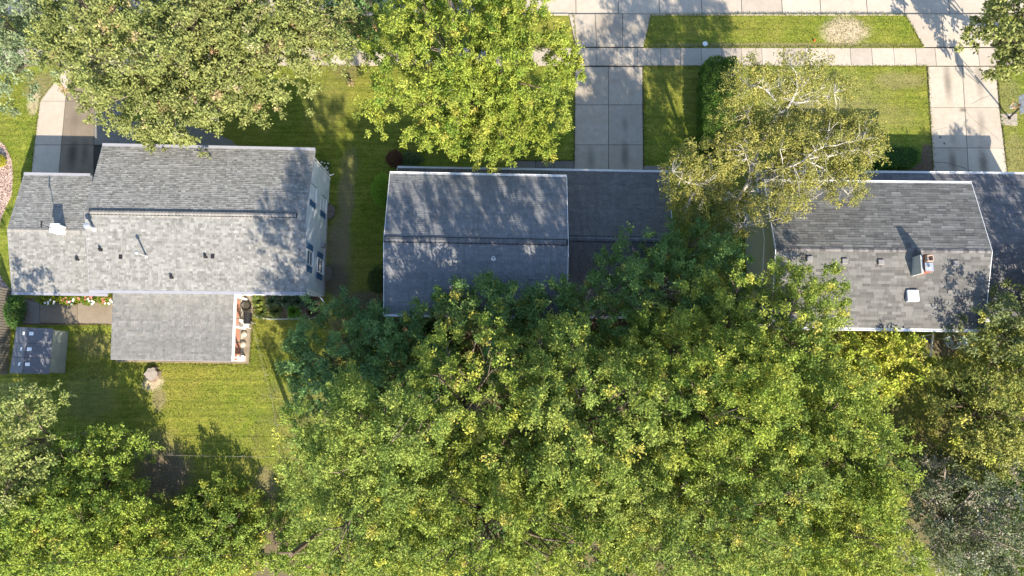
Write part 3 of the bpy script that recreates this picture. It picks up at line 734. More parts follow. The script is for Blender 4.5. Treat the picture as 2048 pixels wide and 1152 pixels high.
for g_ in (RU, RL_):
    gutter(h3, g_.FL, g_.FR, vN, M['white_metal'], hang=0.76); gutter(h3, g_.BL, g_.BR, vS, M['white_metal'], w=0.17, hang=0.76)
for x, y in ((1688, 523), (1760, 525), (1909, 527), (1618, 518)):
    p = on_roof(RU, x, y); bevelled(MB().box(p + Vector((0, 0, 0.09)), 0.38, 0.34, 0.2), 'box_vent', plain('brown grey vent', (0.21, 0.20, 0.195), 0.7), h3, 0.02)
p = on_roof(RU, 1822, 592)
sk = bevelled(MB().box(p + Vector((0, 0, 0.06)), 0.78, 0.78, 0.26), 'skylight', plain('skylight curb', (0.35, 0.36, 0.42), 0.5), h3, 0.02)
o = bevelled(MB().box(p + Vector((0, 0, 0.235)), 0.76, 0.76, 0.12), 'dome', M['dome'], sk, 0.05, 3); o.matrix_parent_inverse = Matrix.Identity(4)
# brick chimney: courses of bricks round a core, a clay flue and a metal cover
p = on_roof(RU, 1836, 532); chx, chy = 0.50, 1.15; top = p.z + 1.15
core = MB().box((p.x, p.y, (p.z - 0.3 + top) / 2), chx - 0.16, chy - 0.16, top - p.z + 0.3 - 0.03).build('chimney', M['mortar'], h3)
bme = MB().box((0, 0, 0), 0.205, 0.095, 0.062).mesh('brick'); bme.materials.append(M['brick'])
bme2 = MB().box((0, 0, 0), 0.095, 0.205, 0.062).mesh('brick'); bme2.materials.append(M['brick'])
nb = 0
z = top - 0.035; k = 0
while z > p.z - 0.1 and nb < 290:
    for sx in (-1, 1):
        y = -chy / 2 + 0.11 + (0.05 if k % 2 else 0)
        while y < chy / 2 - 0.06:
            o = bpy.data.objects.new('brick', bme2); COL.objects.link(o); child_keep(o, core); o.location = (p.x + sx * (chx / 2 - 0.048 + random.uniform(-.003, .003)), p.y + y, z); y += 0.217; nb += 1
    for sy in (-1, 1):
        x = -chx / 2 + 0.16
        while x < chx / 2 - 0.05:
            o = bpy.data.objects.new('brick', bme); COL.objects.link(o); child_keep(o, core); o.location = (p.x + x, p.y + sy * (chy / 2 - 0.048), z); x += 0.217; nb += 1
    z -= 0.074; k += 1
for o in [c for c in core.children if c.name.startswith('brick')]: o.matrix_parent_inverse = Matrix.Identity(4)
core_loc = core.matrix_parent_inverse
o = MB().box((p.x - chx / 2 - 0.10, p.y - 0.05, p.z + 0.40), 0.14, chy + 0.06, 1.25).build('chimney_flashing', plain('grey white flashing', (0.45, 0.47, 0.45), 0.5, 0.1), core); o.matrix_parent_inverse = Matrix.Identity(4)
m = MB()
for dx_ in (-1, 1): m.box((p.x + dx_ * 0.17, p.y + 0.27, top + 0.12), 0.05, 0.40, 0.28)
for dy_ in (-1, 1): m.box((p.x, p.y + 0.27 + dy_ * 0.175, top + 0.12), 0.29, 0.05, 0.28)
o = m.build('clay_flue', plain('clay flue', (0.40, 0.30, 0.24), 0.8), core); o.matrix_parent_inverse = Matrix.Identity(4)
m = MB(); m.box((p.x, p.y - 0.27, top + 0.03), chx + 0.02, 0.55, 0.05); m.tube([(p.x, p.y - 0.27, top + 0.05), (p.x, p.y - 0.27, top + 0.22)], 0.09, 10)
o = m.build('metal_cover', M['galv'], core); o.matrix_parent_inverse = Matrix.Identity(4)
# left gable window of the right house, garage door
xl = (RU.wc[0].x + RU.wc[3].x) / 2
window_x(h3, xl, PX(1490, 440, xl), 0.9, 1.1, side=-1, shutters=False)
a, b_ = RL_.wc[0], RL_.wc[1]
MB().box(((P(1866, 345).x + P(2012, 345).x) / 2, a.y + 0.03 + (b_.y - a.y) * .8, 1.1), 4.8, 0.08, 2.15).build('garage_door', M['white'], h3)
MB().box((P(1700, 345).x, a.y + 0.03, 1.5), 1.8, 0.08, 1.2).build('window', M['glass'], h3)
a, b_ = RU.wc[2], RU.wc[3]
MB().box((P(1900, 655).x, a.y - 0.02, 1.05), 1.8, 0.08, 2.05).build('patio_door', M['glass'], h3)

# ------------------------------------------------------------------ foliage
def leaf_mesh(name, pos, axis, nrm, ln, wd, col, mat, parent, gain=1.0):
    n = len(pos)
    axis /= np.linalg.norm(axis, axis=1, keepdims=True) + 1e-9
    side = np.cross(axis, nrm); side /= np.linalg.norm(side, axis=1, keepdims=True) + 1e-9
    up = np.cross(side, axis)
    ln = ln[:, None]; wd = wd[:, None]
    cup = rng.uniform(-0.05, 0.35, (n, 1)) * wd
    droop = rng.uniform(-0.1, 0.35, (n, 1)) * ln
    v = np.empty((n, 4, 3), np.float32)
    v[:, 0] = pos; v[:, 1] = pos + axis * ln * 0.5 + side * wd * 0.5 + up * cup
    v[:, 2] = pos + axis * ln - up * droop; v[:, 3] = pos + axis * ln * 0.5 - side * wd * 0.5 + up * cup
    me = bpy.data.meshes.new(name)
    me.vertices.add(n * 4); me.vertices.foreach_set('co', v.ravel())
    me.loops.add(n * 4); me.loops.foreach_set('vertex_index', np.arange(n * 4, dtype=np.int32))
    me.polygons.add(n); me.polygons.foreach_set('loop_start', np.arange(0, n * 4, 4, dtype=np.int32))
    me.polygons.foreach_set('loop_total', np.full(n, 4, np.int32)); me.update()
    at = me.attributes.new('col', 'FLOAT_COLOR', 'FACE')
    c4 = np.ones((n, 4), np.float32); c4[:, :3] = np.clip(col * gain, 0.004, 0.6)
    at.data.foreach_set('color', c4.ravel())
    return link(name, me, mat, parent)

def pick_col(pal, n, pos=None):
    pal = np.array(pal); k = rng.integers(0, len(pal), n); k2 = rng.integers(0, len(pal), n)
    t = rng.uniform(0, 1, (n, 1)); return pal[k] * t + pal[k2] * (1 - t)

def leaves_on(clumps, cr, ccol, outd, per, size, spray=0.6, flat=0.6, upbias=1.0, aspect=0.55):
    """leaves on twigs that leave each clump; returns arrays"""
    M_ = len(clumps); K = 7; T = M_ * K
    tc = np.repeat(clumps, K, 0); tr = np.repeat(cr, K); to = np.repeat(outd, K, 0)
    d = rng.normal(size=(T, 3)); d[:, 2] *= flat; d /= np.linalg.norm(d, axis=1, keepdims=True)
    d = d * (1 - spray * 0.45) + to * spray; d[:, 2] += rng.uniform(-0.15, 0.25, T); d /= np.linalg.norm(d, axis=1, keepdims=True)
    nl = max(2, per // K); N = T * nl
    D = np.repeat(d, nl, 0); t = rng.uniform(0, 1, N) ** 0.75
    R = np.repeat(tr, nl)[:, None]
    pos = np.repeat(tc, nl, 0) + D * (t[:, None] - 0.25) * R * 1.3 + rng.normal(size=(N, 3)) * R * np.array([0.15, 0.15, 0.10])
    ax = D * 0.7 + rng.normal(size=(N, 3)) * 0.6
    nr = rng.normal(size=(N, 3)) * 0.55 + np.array([0, 0, upbias]) + np.repeat(to, nl, 0) * 0.3
    col = np.repeat(np.repeat(ccol, K, 0) * rng.uniform(0.85, 1.15, (T, 1)), nl, 0) * rng.uniform(0.75, 1.25, (N, 1))
    ln = size * rng.uniform(0.7, 1.3, N); return pos, ax, nr, ln, ln * aspect * rng.uniform(0.8, 1.2, N), col

LEAFCOUNT = 0
DENS = 1.0
def tree(name, label, domes, pal, size=0.2, per=66, spacing=0.62, cr=0.5, spray=0.6, mat='leaf', bark='bark', group=None, tips=None, tipf=0.0,
         sub=1.5, cover=1.5, layers=4, trunk_r=0.22, base=None, upbias=1.0, aspect=0.55, limbs=22, cat='tree', skip=0.0, rough=0.8, gain=1.72, under=1.5):
    global LEAFCOUNT
    allc = []; alls = []; allo = []; L = []
    for (px, py, rx, ry, zt, ze) in domes:
        k = m_per_px(px, py, zt - 0.5); C = P(px, py, (zt * 2 + ze) / 3); RX, RY = rx * k, ry * k
        sr = min(sub, 0.6 * min(RX, RY))
        nS = max(6, int(cover * RX * RY / sr ** 2 * 2.6))
        a = rng.uniform(0, 2 * np.pi, nS); r = np.sqrt(rng.uniform(0, 1, nS)); R_ = sr * rng.uniform(0.6, 1.25, nS)
        r = np.minimum(r, 1 - 0.55 * R_ / max(RX, RY)) * rng.uniform(0.93, 1.12, nS)
        sx = C.x + RX * r * np.cos(a); sy = C.y + RY * r * np.sin(a)
        sz = ze + (zt - ze) * np.sqrt(np.clip(1 - r ** 2, 0, 1)) - R_ * 0.7 + rng.uniform(-rough, rough, nS)
        n = int(4.5 * RX * RY / spacing ** 2)
        x = C.x + rng.uniform(-1.25, 1.25, n) * RX; y = C.y + rng.uniform(-1.25, 1.25, n) * RY
        d2 = (x[:, None] - sx) ** 2 + (y[:, None] - sy) ** 2
        h = np.where(d2 < R_ ** 2, sz + np.sqrt(np.clip(R_ ** 2 - d2, 0, None)) * 0.8, -99)
        j = h.argmax(1); z = h.max(1); ok = (z > -50) & (rng.uniform(0, 1, n) > skip)
        x, y, z, j = x[ok], y[ok], z[ok], j[ok]
        for ly in range(layers):
            sel = rng.uniform(0, 1, len(x)) < (1.0, 0.6, 0.45, 0.35)[ly]
            zz = z[sel] - (0.0, 0.55, 1.3, 2.4)[ly] * rng.uniform(0.7, 1.3, sel.sum())
            p = np.stack([x[sel] + rng.normal(size=sel.sum()) * .15, y[sel] + rng.normal(size=sel.sum()) * .15, np.maximum(zz, 0.3)], 1)
            jj = j[sel]
            o = p - np.stack([sx[jj], sy[jj], sz[jj] - 0.3], 1); o /= np.linalg.norm(o, axis=1, keepdims=True) + 1e-6
            allc.append(p); allo.append(o); alls.append(np.stack([sx[jj], sy[jj], sz[jj]], 1))
        nu = int(under * RX * RY * 4.2); a = rng.uniform(0, 2 * np.pi, nu); q_ = np.sqrt(rng.uniform(0, 0.92, nu))
        uz = ze + (zt - ze) * (np.sqrt(1 - q_ ** 2) * 0.75 - 0.12) - rng.uniform(0.2, 2.2, nu)
        up_ = np.stack([C.x + RX * q_ * np.cos(a), C.y + RY * q_ * np.sin(a), np.maximum(uz, 0.4)], 1)
        allc.append(up_); uo = np.stack([np.cos(a), np.sin(a), np.full(nu, .3)], 1); allo.append(uo / np.linalg.norm(uo, axis=1, keepdims=True)); alls.append(up_)
        for q in range(nS): L.append((sx[q], sy[q], sz[q]))
    c = np.concatenate(allc); o = np.concatenate(allo); n = len(c)
    lob = np.concatenate(alls); hsh = np.abs(np.sin(lob[:, 0] * 12.9898 + lob[:, 1] * 78.233)) % 1.0
    base_c = pick_col(pal, n) * 0.6 + np.array(pal)[(hsh * 97).astype(int) % len(pal)] * 0.4
    base_c = base_c * rng.uniform(0.85, 1.15, (n, 1))
    if tips is not None:
        t = (rng.uniform(0, 1, n) < tipf)[:, None]; base_c = np.where(t, pick_col(tips, n), base_c)
    arr = leaves_on(c, cr * rng.uniform(0.7, 1.25, n), base_c, o, int(per * DENS), size, spray, upbias=upbias, aspect=aspect)
    LEAFCOUNT += len(arr[0])
    m0 = c.mean(0)
    if base is None: b = Vector((m0[0], m0[1], 0))
    else: b = P(base[0], base[1], 0)
    root = empty(name, b, label, cat, group)
    pos, ax, nr, ln, wd, col = arr
    leaf_mesh('crown', pos, ax, nr, ln, wd, col, M[mat], root, gain)
    mb = MB(); top = Vector((m0[0], m0[1], max(1.0, np.percentile(c[:, 2], 30) - 1.5)))
    midp = lerp(b, top, 0.5) + Vector((random.uniform(-.3, .3), random.uniform(-.3, .3), 0))
    mb.tube([b - Vector((0, 0, 0.1)), b + Vector((0, 0, 0.3)), midp, top], [trunk_r * 1.5, trunk_r, trunk_r * 0.8, trunk_r * 0.55], 9)
    random.shuffle(L)
    for (x, y, z) in L[:limbs]:
        e = Vector((x, y, z + 0.2)); st = lerp(midp, top, random.uniform(0.2, 1.0)); mid = lerp(st, e, 0.5) + Vector((random.uniform(-.5, .5), random.uniform(-.5, .5), random.uniform(-.2, .8)))
        r = trunk_r * random.uniform(0.22, 0.4); mb.tube([st, mid, e], [r, r * 0.6, r * 0.2], 5)
        for _ in range(3):
            e2 = e + Vector((random.uniform(-1, 1), random.uniform(-1, 1), random.uniform(0.1, 0.7))) * (sub * 0.8); s0 = lerp(mid, e, random.uniform(0.2, 1))
            mb.tube([s0, lerp(s0, e2, 0.5) + Vector((0, 0, 0.15)), e2], [r * 0.35, r * 0.22, r * 0.06], 4)
    mb.build('trunk', M[bark], root, smooth=True)
    return root

PC_ = [(0.148, 0.182, 0.030), (0.108, 0.148, 0.026), (0.182, 0.202, 0.038), (0.060, 0.096, 0.022), (0.128, 0.162, 0.028)]
PC2 = [(0.155, 0.190, 0.028), (0.200, 0.212, 0.036), (0.110, 0.150, 0.024), (0.070, 0.110, 0.022)]
PC3 = [(0.110, 0.152, 0.030), (0.142, 0.175, 0.036), (0.070, 0.108, 0.026), (0.170, 0.194, 0.042)]
TIP = [(0.25, 0.245, 0.045), (0.225, 0.24, 0.04), (0.26, 0.235, 0.055)]
PD_ = [(0.070, 0.130, 0.048), (0.090, 0.155, 0.050), (0.110, 0.17, 0.050), (0.060, 0.115, 0.050)]
PM_ = [(0.142, 0.158, 0.050), (0.112, 0.134, 0.040), (0.172, 0.180, 0.062), (0.130, 0.146, 0.045), (0.095, 0.112, 0.035)]
PMT = [(0.24, 0.20, 0.10), (0.22, 0.15, 0.08), (0.22, 0.22, 0.12)]
PB_ = [(0.172, 0.205, 0.030), (0.135, 0.178, 0.026), (0.205, 0.222, 0.042), (0.082, 0.132, 0.022)]
PY_ = [(0.180, 0.172, 0.040), (0.145, 0.148, 0.038), (0.215, 0.198, 0.055), (0.115, 0.122, 0.034)]
PG_ = [(0.085, 0.100, 0.052), (0.065, 0.082, 0.042), (0.12, 0.125, 0.075), (0.05, 0.065, 0.035)]
PW_ = [(0.155, 0.180, 0.055), (0.12, 0.150, 0.042), (0.19, 0.198, 0.075), (0.08, 0.11, 0.032)]
PL_ = [(0.150, 0.200, 0.034), (0.115, 0.168, 0.030), (0.185, 0.222, 0.038), (0.080, 0.130, 0.028)]
PO_ = [(0.150, 0.158, 0.038), (0.120, 0.134, 0.032), (0.18, 0.182, 0.046), (0.09, 0.108, 0.028)]
# street trees, upper left
tree('maple_tree', 'broad olive green maple standing over the left driveway, front lawn and street', [(290, 105, 185, 150, 12.5, 6.5), (200, 50, 175, 100, 12.5, 7), (365, 195, 112, 72, 9.5, 6.0), (240, 185, 105, 62, 9.5, 6), (400, 60, 120, 100, 12, 7)],
     PM_, 0.17, 56, 0.58, 0.42, 0.5, 'leaf_pale', under=.8, tips=PMT, tipf=0.07, sub=1.2, cover=1.7, trunk_r=0.32, rough=0.6)
tree('maple_tree', 'olive green maple right of the broad one, its edge over the shaded front lawn', [(545, 80, 130, 105, 11.5, 6), (500, 10, 160, 70, 12, 7), (625, 50, 68, 80, 10.5, 6), (470, 100, 100, 80, 11, 6)],
     PM_, 0.17, 56, 0.58, 0.42, 0.5, 'leaf_pale', under=.8, base=(505, 105), tips=PMT, tipf=0.06, sub=1.15, cover=1.7, trunk_r=0.28, rough=0.6)
tree('tree', 'grey green tree in the top left corner', [(50, 50, 110, 88, 10.5, 5.5), (-20, 150, 55, 55, 8, 5)], [(0.105, 0.14, 0.075), (0.13, 0.165, 0.095), (0.085, 0.115, 0.06), (0.15, 0.165, 0.08)], 0.18, 60, 0.6, 0.45, 0.6, 'leaf_pale', sub=1.4)
tree('tree', 'dark green tree in the gap between the olive maples and the bright broad leaved tree', [(700, 20, 58, 50, 6.5, 3), (690, -40, 80, 60, 9, 5)], PD_, 0.18, 50, 0.65, 0.45, sub=1.0, tips=PMT, tipf=.1, trunk_r=.12)
tree('broadleaf_tree', 'bright yellow green broad leaved tree above the middle house roof', [(900, 80, 178, 150, 13, 7), (862, 180, 138, 84, 11, 6), (1050, 130, 98, 130, 11, 6), (960, 255, 82, 58, 9, 5), (1040, 235, 80, 60, 8, 5), (930, -10, 190, 70, 12, 7)],
     PB_, 0.165, 90, 0.62, 0.46, 0.9, tips=TIP, tipf=0.04, sub=1.0, cover=1.6, trunk_r=0.3, aspect=0.42, rough=0.9)
tree('tree', 'leafy tree cut off by the top right corner', [(2052, 20, 60, 62, 8.5, 5), (2075, 95, 38, 36, 6.5, 4)], PM_, 0.24, 60, 0.65, 0.5, 0.6, 'leaf_pale', sub=1.1, base=(2060, 70))
# the big mass behind the middle and right houses
CG = 'tall trees behind the middle and right houses'
def big(label, domes, pal=PC_, tf=0.05, **k):
    a = dict(size=0.15, per=84, spacing=0.60, cr=0.54, spray=0.95, under=1.2, group=CG, tips=TIP, tipf=tf, sub=1.12, cover=1.35, trunk_r=0.3, rough=0.95, aspect=0.50, gain=1.85)
    a.update(k); return tree('locust_tree', label, domes, pal, **a)
big('tall tree left of centre, its foliage edging the sunny back lawn', pal=PC3, size=0.14, domes=[(718, 940, 150, 125, 17, 9), (680, 860, 95, 88, 16.5, 10), (750, 850, 80, 70, 17, 11), (812, 862, 78, 72, 17.5, 11), (742, 1050, 165, 105, 15, 8), (625, 950, 50, 80, 7.5, 4.5)], trunk_r=.34)
big('yellow tipped tree whose crown reaches up behind the middle house', [(955, 770, 122, 128, 13.5, 8), (900, 880, 130, 100, 14.5, 9)], tf=0.14, skip=0.3, under=0.5)
big('tree at the bottom centre of the picture with a wide bushy crown', [(950, 1060, 190, 130, 15, 9), (880, 980, 130, 100, 14, 9), (1130, 1090, 140, 100, 14.5, 9), (800, 1110, 110, 60, 12, 6)])
big('large tree in the middle of the mass, right of the yellow tipped one', pal=PC3, size=.155, domes=[(1180, 850, 180, 160, 16.5, 9), (1150, 725, 120, 85, 13, 8), (1180, 950, 150, 90, 15, 9), (1110, 790, 110, 80, 12, 6), (1050, 930, 110, 90, 12.5, 6)])
big('tree right of the large middle one, its crown spreading below the right house', pal=PC2, size=.145, domes=[(1460, 810, 180, 150, 16, 9), (1360, 910, 140, 110, 15, 9)])
big('tree with feathery edge over the left end of the right house roof', pal=PC_, domes=[(1530, 640, 135, 110, 14, 8), (1615, 590, 75, 62, 11.5, 7), (1560, 745, 140, 80, 14, 8), (1400, 690, 125, 90, 13, 8)], tf=0.08)
big('tree at the right edge of the mass next to the shaded strip of grass', [(1700, 915, 128, 125, 14, 7), (1645, 825, 125, 95, 14, 8)])
big('tree at the bottom of the picture, right of centre', pal=PC3, size=.14, domes=[(1420, 1070, 200, 130, 15, 9), (1300, 1010, 130, 110, 15, 9), (1500, 980, 140, 90, 14.5, 9)])
big('tree at the bottom right corner of the mass, beside the grey leaved tree', pal=PC2, size=.15, domes=[(1695, 1060, 130, 110, 13, 7), (1590, 1110, 140, 90, 13, 7), (1760, 1120, 90, 60, 11, 6), (1720, 980, 110, 60, 12, 6)])
big('dark green tree filling the gap between the middle house and the right house', [(1325, 575, 118, 100, 10, 4.5), (1250, 640, 110, 72, 9, 5), (1430, 545, 84, 84, 9.5, 5), (1405, 480, 66, 56, 7.5, 3.5)], pal=[(0.075, 0.13, 0.04), (0.095, 0.15, 0.04), (0.065, 0.11, 0.036)], tf=0.08)
big('dark blue green low tree behind the left corner of the middle house', [(690, 700, 125, 112, 7.0, 3), (620, 740, 58, 60, 5.5, 3), (800, 720, 90, 62, 6.5, 3.5)], pal=PD_, tf=0.03, size=0.18, trunk_r=.18, sub=1.2)
big('mid green tree leaning over the back eave of the middle house', [(985, 615, 92, 52, 8.5, 5.5), (890, 610, 52, 38, 7.8, 5.5), (1110, 620, 62, 42, 8, 5.5), (1060, 690, 90, 60, 8.5, 5)], pal=[(0.09, 0.14, 0.045), (0.11, 0.165, 0.045), (0.07, 0.12, 0.04)], tf=0.08, size=0.18, trunk_r=.2, sub=1.1)
tree('small_tree', 'bright yellow green bushy small tree below the back gutter of the right house', [(1765, 725, 88, 50, 6.0, 3.2), (1710, 692, 55, 32, 5.0, 3), (1790, 695, 50, 30, 4.6, 2.6)], [(0.23, 0.25, 0.03), (0.18, 0.22, 0.03), (0.27, 0.26, 0.045)], 0.19, 60, 0.55, 0.42, 0.6, tips=TIP, tipf=.15, sub=0.95, trunk_r=.1)
# right side
tree('tree', 'olive green tree at the right edge, right of the shaded strip of grass', [(2012, 822, 112, 115, 7.5, 4), (2055, 715, 66, 70, 8.5, 5), (1990, 890, 85, 60, 6.5, 3.5)], PO_, 0.17, 60, 0.6, 0.5, 0.6, 'leaf_pale', sub=1.2, cover=1.5, tips=TIP, tipf=.06)
tree('tree', 'dark olive tree over the far right roof corner', [(2015, 655, 68, 36, 8.5, 6), (2130, 620, 95, 80, 8, 5), (2200, 560, 80, 90, 8, 4), (2005, 690, 30, 26, 7, 5)], [(0.10, 0.12, 0.045), (0.13, 0.14, 0.05), (0.08, 0.10, 0.04)], 0.17, 56, 0.6, 0.45, 0.6, 'leaf_pale', sub=1.0, tips=TIP, tipf=.08)
tree('small_leaved_tree', 'silvery grey sparse leaved tree in the bottom right corner', [(1960, 1010, 112, 100, 8, 4), (2030, 1090, 90, 80, 8, 4), (1880, 1100, 72, 66, 7, 4)], PG_, 0.16, 46, 0.6, 0.5, 0.6, 'leaf_pale', sub=1.15, cover=1.35, tips=[(0.20, 0.20, 0.16), (0.15, 0.13, 0.10)], tipf=.22, bark='bark_pale', limbs=40)
tree('shrub', 'dark shrub in shade left of the silvery tree', [(1890, 935, 52, 40, 3.2, 1.5), (1850, 960, 40, 40, 2.8, 1.4)], [(0.06, 0.08, 0.05), (0.08, 0.10, 0.06)], 0.14, 40, 0.5, 0.4, sub=0.7, trunk_r=.05, limbs=8, cat='shrub')
# left bottom
tree('tree', 'pale whitish green tree at the left edge below the shed', [(25, 870, 68, 88, 8.5, 4.5), (2, 815, 54, 52, 10.0, 6), (40, 960, 60, 62, 7.5, 4.5)], PW_, 0.17, 50, 0.55, 0.42, 0.6, 'leaf_pale', sub=0.95, cover=1.5, rough=.7)
tree('tree', 'mid green tree between the pale tree and the bare soil patch', [(160, 935, 102, 76, 5.4, 2.6), (188, 1000, 70, 62, 5.2, 2.6)], PL_, 0.15, 56, 0.5, 0.4, 0.55, sub=0.9, cover=1.6, rough=.5)
tree('tree', 'wide yellow green tree filling the bottom left corner', [(110, 1080, 150, 100, 7.5, 4), (-20, 1050, 90, 90, 8, 5), (270, 1100, 92, 66, 4.8, 2.4), (60, 1010, 120, 60, 6.5, 3.5)], PL_ + PB_[:2], 0.15, 56, 0.5, 0.4, 0.55, sub=1.0, cover=1.5, tips=TIP, tipf=.06, rough=.6)
tree('tree', 'round green tree at the bottom, right of the bare soil patch', [(420, 1056, 104, 88, 3.0, 0.9), (350, 1120, 95, 60, 3.6, 1.4), (460, 1125, 60, 50, 3.0, 1.2)], PL_, 0.15, 58, 0.5, 0.4, 0.55, sub=0.95, cover=1.6, tips=TIP, tipf=.08, rough=.5)

tree('small_tree', 'low leafy young tree at the bottom edge between the round tree and the tall mass', [(596, 1108, 52, 50, 2.6, 1.0)], PL_, 0.15, 60, 0.5, 0.4, sub=0.8, trunk_r=.06)
# birch: stems read off the photograph, crown thin enough to show them
bb = P(1442, 396, 0)
birch = empty('birch_tree', bb, 'white barked birch with thin yellow green crown between the middle and right houses', 'tree')
mb = MB()
STEMS = []
def stem(pts, r0, r1):
    r0 *= .85; r1 *= .8
    q = [P(*p) for p in pts]; o = []
    for a, c in zip(q[:-1], q[1:]):
        o += [a, lerp(a, c, 0.5) + Vector((random.uniform(-.09, .09), random.uniform(-.09, .09), random.uniform(-.08, .08)))]
    o.append(q[-1]); STEMS.extend(o[1:]); n = len(o); mb.tube(o, [r0 + (r1 - r0) * i / (n - 1) for i in range(n)], 7)
    for i in range(1, n):
        for _ in range(3 if r0 > 0.04 else 1):
            d_ = Vector((random.uniform(-1, 1), random.uniform(-1, 1), random.uniform(-.3, .7))).normalized() * random.uniform(0.5, 1.7)
            rr = (r0 + (r1 - r0) * i / (n - 1)) * 0.32; mb.tube([o[i], o[i] + d_ * 0.5 + Vector((0, 0, .12)), o[i] + d_], [rr, rr * .6, rr * .2], 4)
stem([(1442, 396, -0.1), (1460, 400, 2), (1478, 398, 4.0), (1496, 366, 6.0), (1518, 300, 8.0), (1541, 251, 9.3), (1561, 227, 10)], 0.19, 0.13)
stem([(1561, 227, 10), (1583, 203, 10.8), (1595, 177, 11.5), (1593, 147, 12), (1583, 133, 12.4)], 0.12, 0.03)
stem([(1561, 227, 10), (1550, 200, 10.5), (1533, 180, 11), (1512, 171, 11.2), (1488, 165, 11.3), (1480, 141, 11.4)], 0.08, 0.025)
stem([(1583, 203, 10.8), (1606, 205, 11), (1636, 202, 11)], 0.06, 0.02)
stem([(1606, 204, 11), (1640, 193, 11.1), (1668, 186, 11.2)], 0.05, 0.02)
stem([(1589, 192, 11.1), (1610, 168, 11.4), (1624, 154, 11.6)], 0.06, 0.02)
stem([(1583, 203, 10.8), (1570, 185, 11), (1557, 172, 11.1)], 0.03, 0.012)
stem([(1600, 195, 11), (1620, 186, 11.2), (1640, 178, 11.3)], 0.03, 0.012)
stem([(1496, 366, 6), (1530, 350, 8), (1566, 336, 9.5), (1609, 320, 10.5), (1656, 313, 11)], 0.11, 0.05)
stem([(1609, 320, 10.5), (1630, 300, 10.8), (1651, 290, 11), (1657, 262, 11.2)], 0.06, 0.02)
stem([(1651, 292, 11), (1690, 285, 10.8), (1725, 278, 10.6)], 0.06, 0.02)
stem([(1609, 320, 10.5), (1648, 338, 10), (1675, 365, 9), (1695, 388, 8.5)], 0.06, 0.02)
stem([(1656, 313, 11), (1700, 300, 10.5), (1735, 305, 10)], 0.05, 0.02)
stem([(1478, 398, 4), (1450, 382, 6), (1435, 377, 7), (1386, 388, 8)], 0.08, 0.03)
stem([(1450, 382, 6), (1400, 370, 8), (1377, 366, 8.5), (1345, 343, 9)], 0.06, 0.02)
stem([(1496, 366, 6), (1498, 330, 8.5), (1490, 305, 9.5)], 0.06, 0.02)
stem([(1518, 300, 8), (1500, 262, 9), (1495, 230, 9.8)], 0.05, 0.02)
stem([(1478, 398, 4), (1468, 430, 6), (1482, 455, 6.8)], 0.05, 0.02)
stem([(1566, 336, 9.5), (1560, 300, 10.2), (1566, 275, 10.5)], 0.04, 0.015)
stem([(1541, 251, 9.3), (1580, 262, 10), (1600, 270, 10.3)], 0.04, 0.015)
cl = []; oo = []
for (px, py, rx, ry, z, n) in [(1490, 165, 44, 46, 11, 110), (1590, 140, 75, 36, 11.8, 100), (1640, 180, 78, 50, 11, 110), (1540, 195, 60, 60, 10, 110), (1430, 440, 60, 50, 6, 120), (1395, 390, 60, 40, 7, 90), (1480, 250, 55, 50, 9, 120), (1420, 325, 72, 50, 8, 200), (1365, 350, 42, 52, 8, 120), (1550, 290, 90, 52, 9.5, 250),
                              (1640, 270, 82, 52, 10.5, 210), (1710, 275, 56, 62, 10, 190), (1730, 290, 40, 45, 9.5, 80), (1640, 330, 100, 34, 9.5, 160), (1575, 395, 44, 46, 8.5, 120), (1545, 380, 34, 50, 8, 60), (1695, 372, 40, 42, 9, 95), (1430, 400, 75, 40, 6.5, 120), (1480, 440, 50, 30, 6.5, 60), (1380, 420, 40, 46, 6, 80), (1595, 345, 40, 40, 9, 50)]:
    C = P(px, py, z); k = m_per_px(px, py, z)
    a = rng.uniform(0, 2 * np.pi, n); r = np.sqrt(rng.uniform(0, 1, n)) * rng.uniform(.9, 1.1, n)
    p = np.stack([C.x + rx * k * r * np.cos(a), C.y + ry * k * r * np.sin(a), z + (0.6 - r ** 2) * 1.3 + rng.normal(size=n) * 0.6], 1)
    o = rng.normal(size=(n, 3)) * .5 + np.stack([np.cos(a), np.sin(a), np.full(n, -0.3)], 1); o /= np.linalg.norm(o, axis=1, keepdims=True)
    cl.append(p); oo.append(o)
cl = np.concatenate(cl); oo = np.concatenate(oo); sel = rng.uniform(0, 1, len(cl)) < 0.72; cl = cl[sel]; oo = oo[sel]
for q_ in cl[rng.permutation(len(cl))[:420]]:
    v_ = Vector(q_); st_ = min(STEMS, key=lambda t_: (t_ - v_).length)
    if (st_ - v_).length < 5:
        md = lerp(st_, v_, .5) + Vector((random.uniform(-.25, .25), random.uniform(-.25, .25), random.uniform(0, .3)))
        mb.tube([st_, md, v_], [0.026, 0.015, 0.006], 4, cap=False)
mb.build('trunk', M['birch'], birch, smooth=True)
pos, ax, nr, ln, wd, col = leaves_on(cl, 0.42 * rng.uniform(0.7, 1.3, len(cl)), pick_col(PY_, len(cl)) * rng.uniform(.85, 1.15, (len(cl), 1)), oo, 49, 0.105, 0.6, aspect=0.6)
leaf_mesh('crown', pos, ax, nr, ln, wd, col, M['leaf_pale'], birch, 1.65); LEAFCOUNT += len(pos)

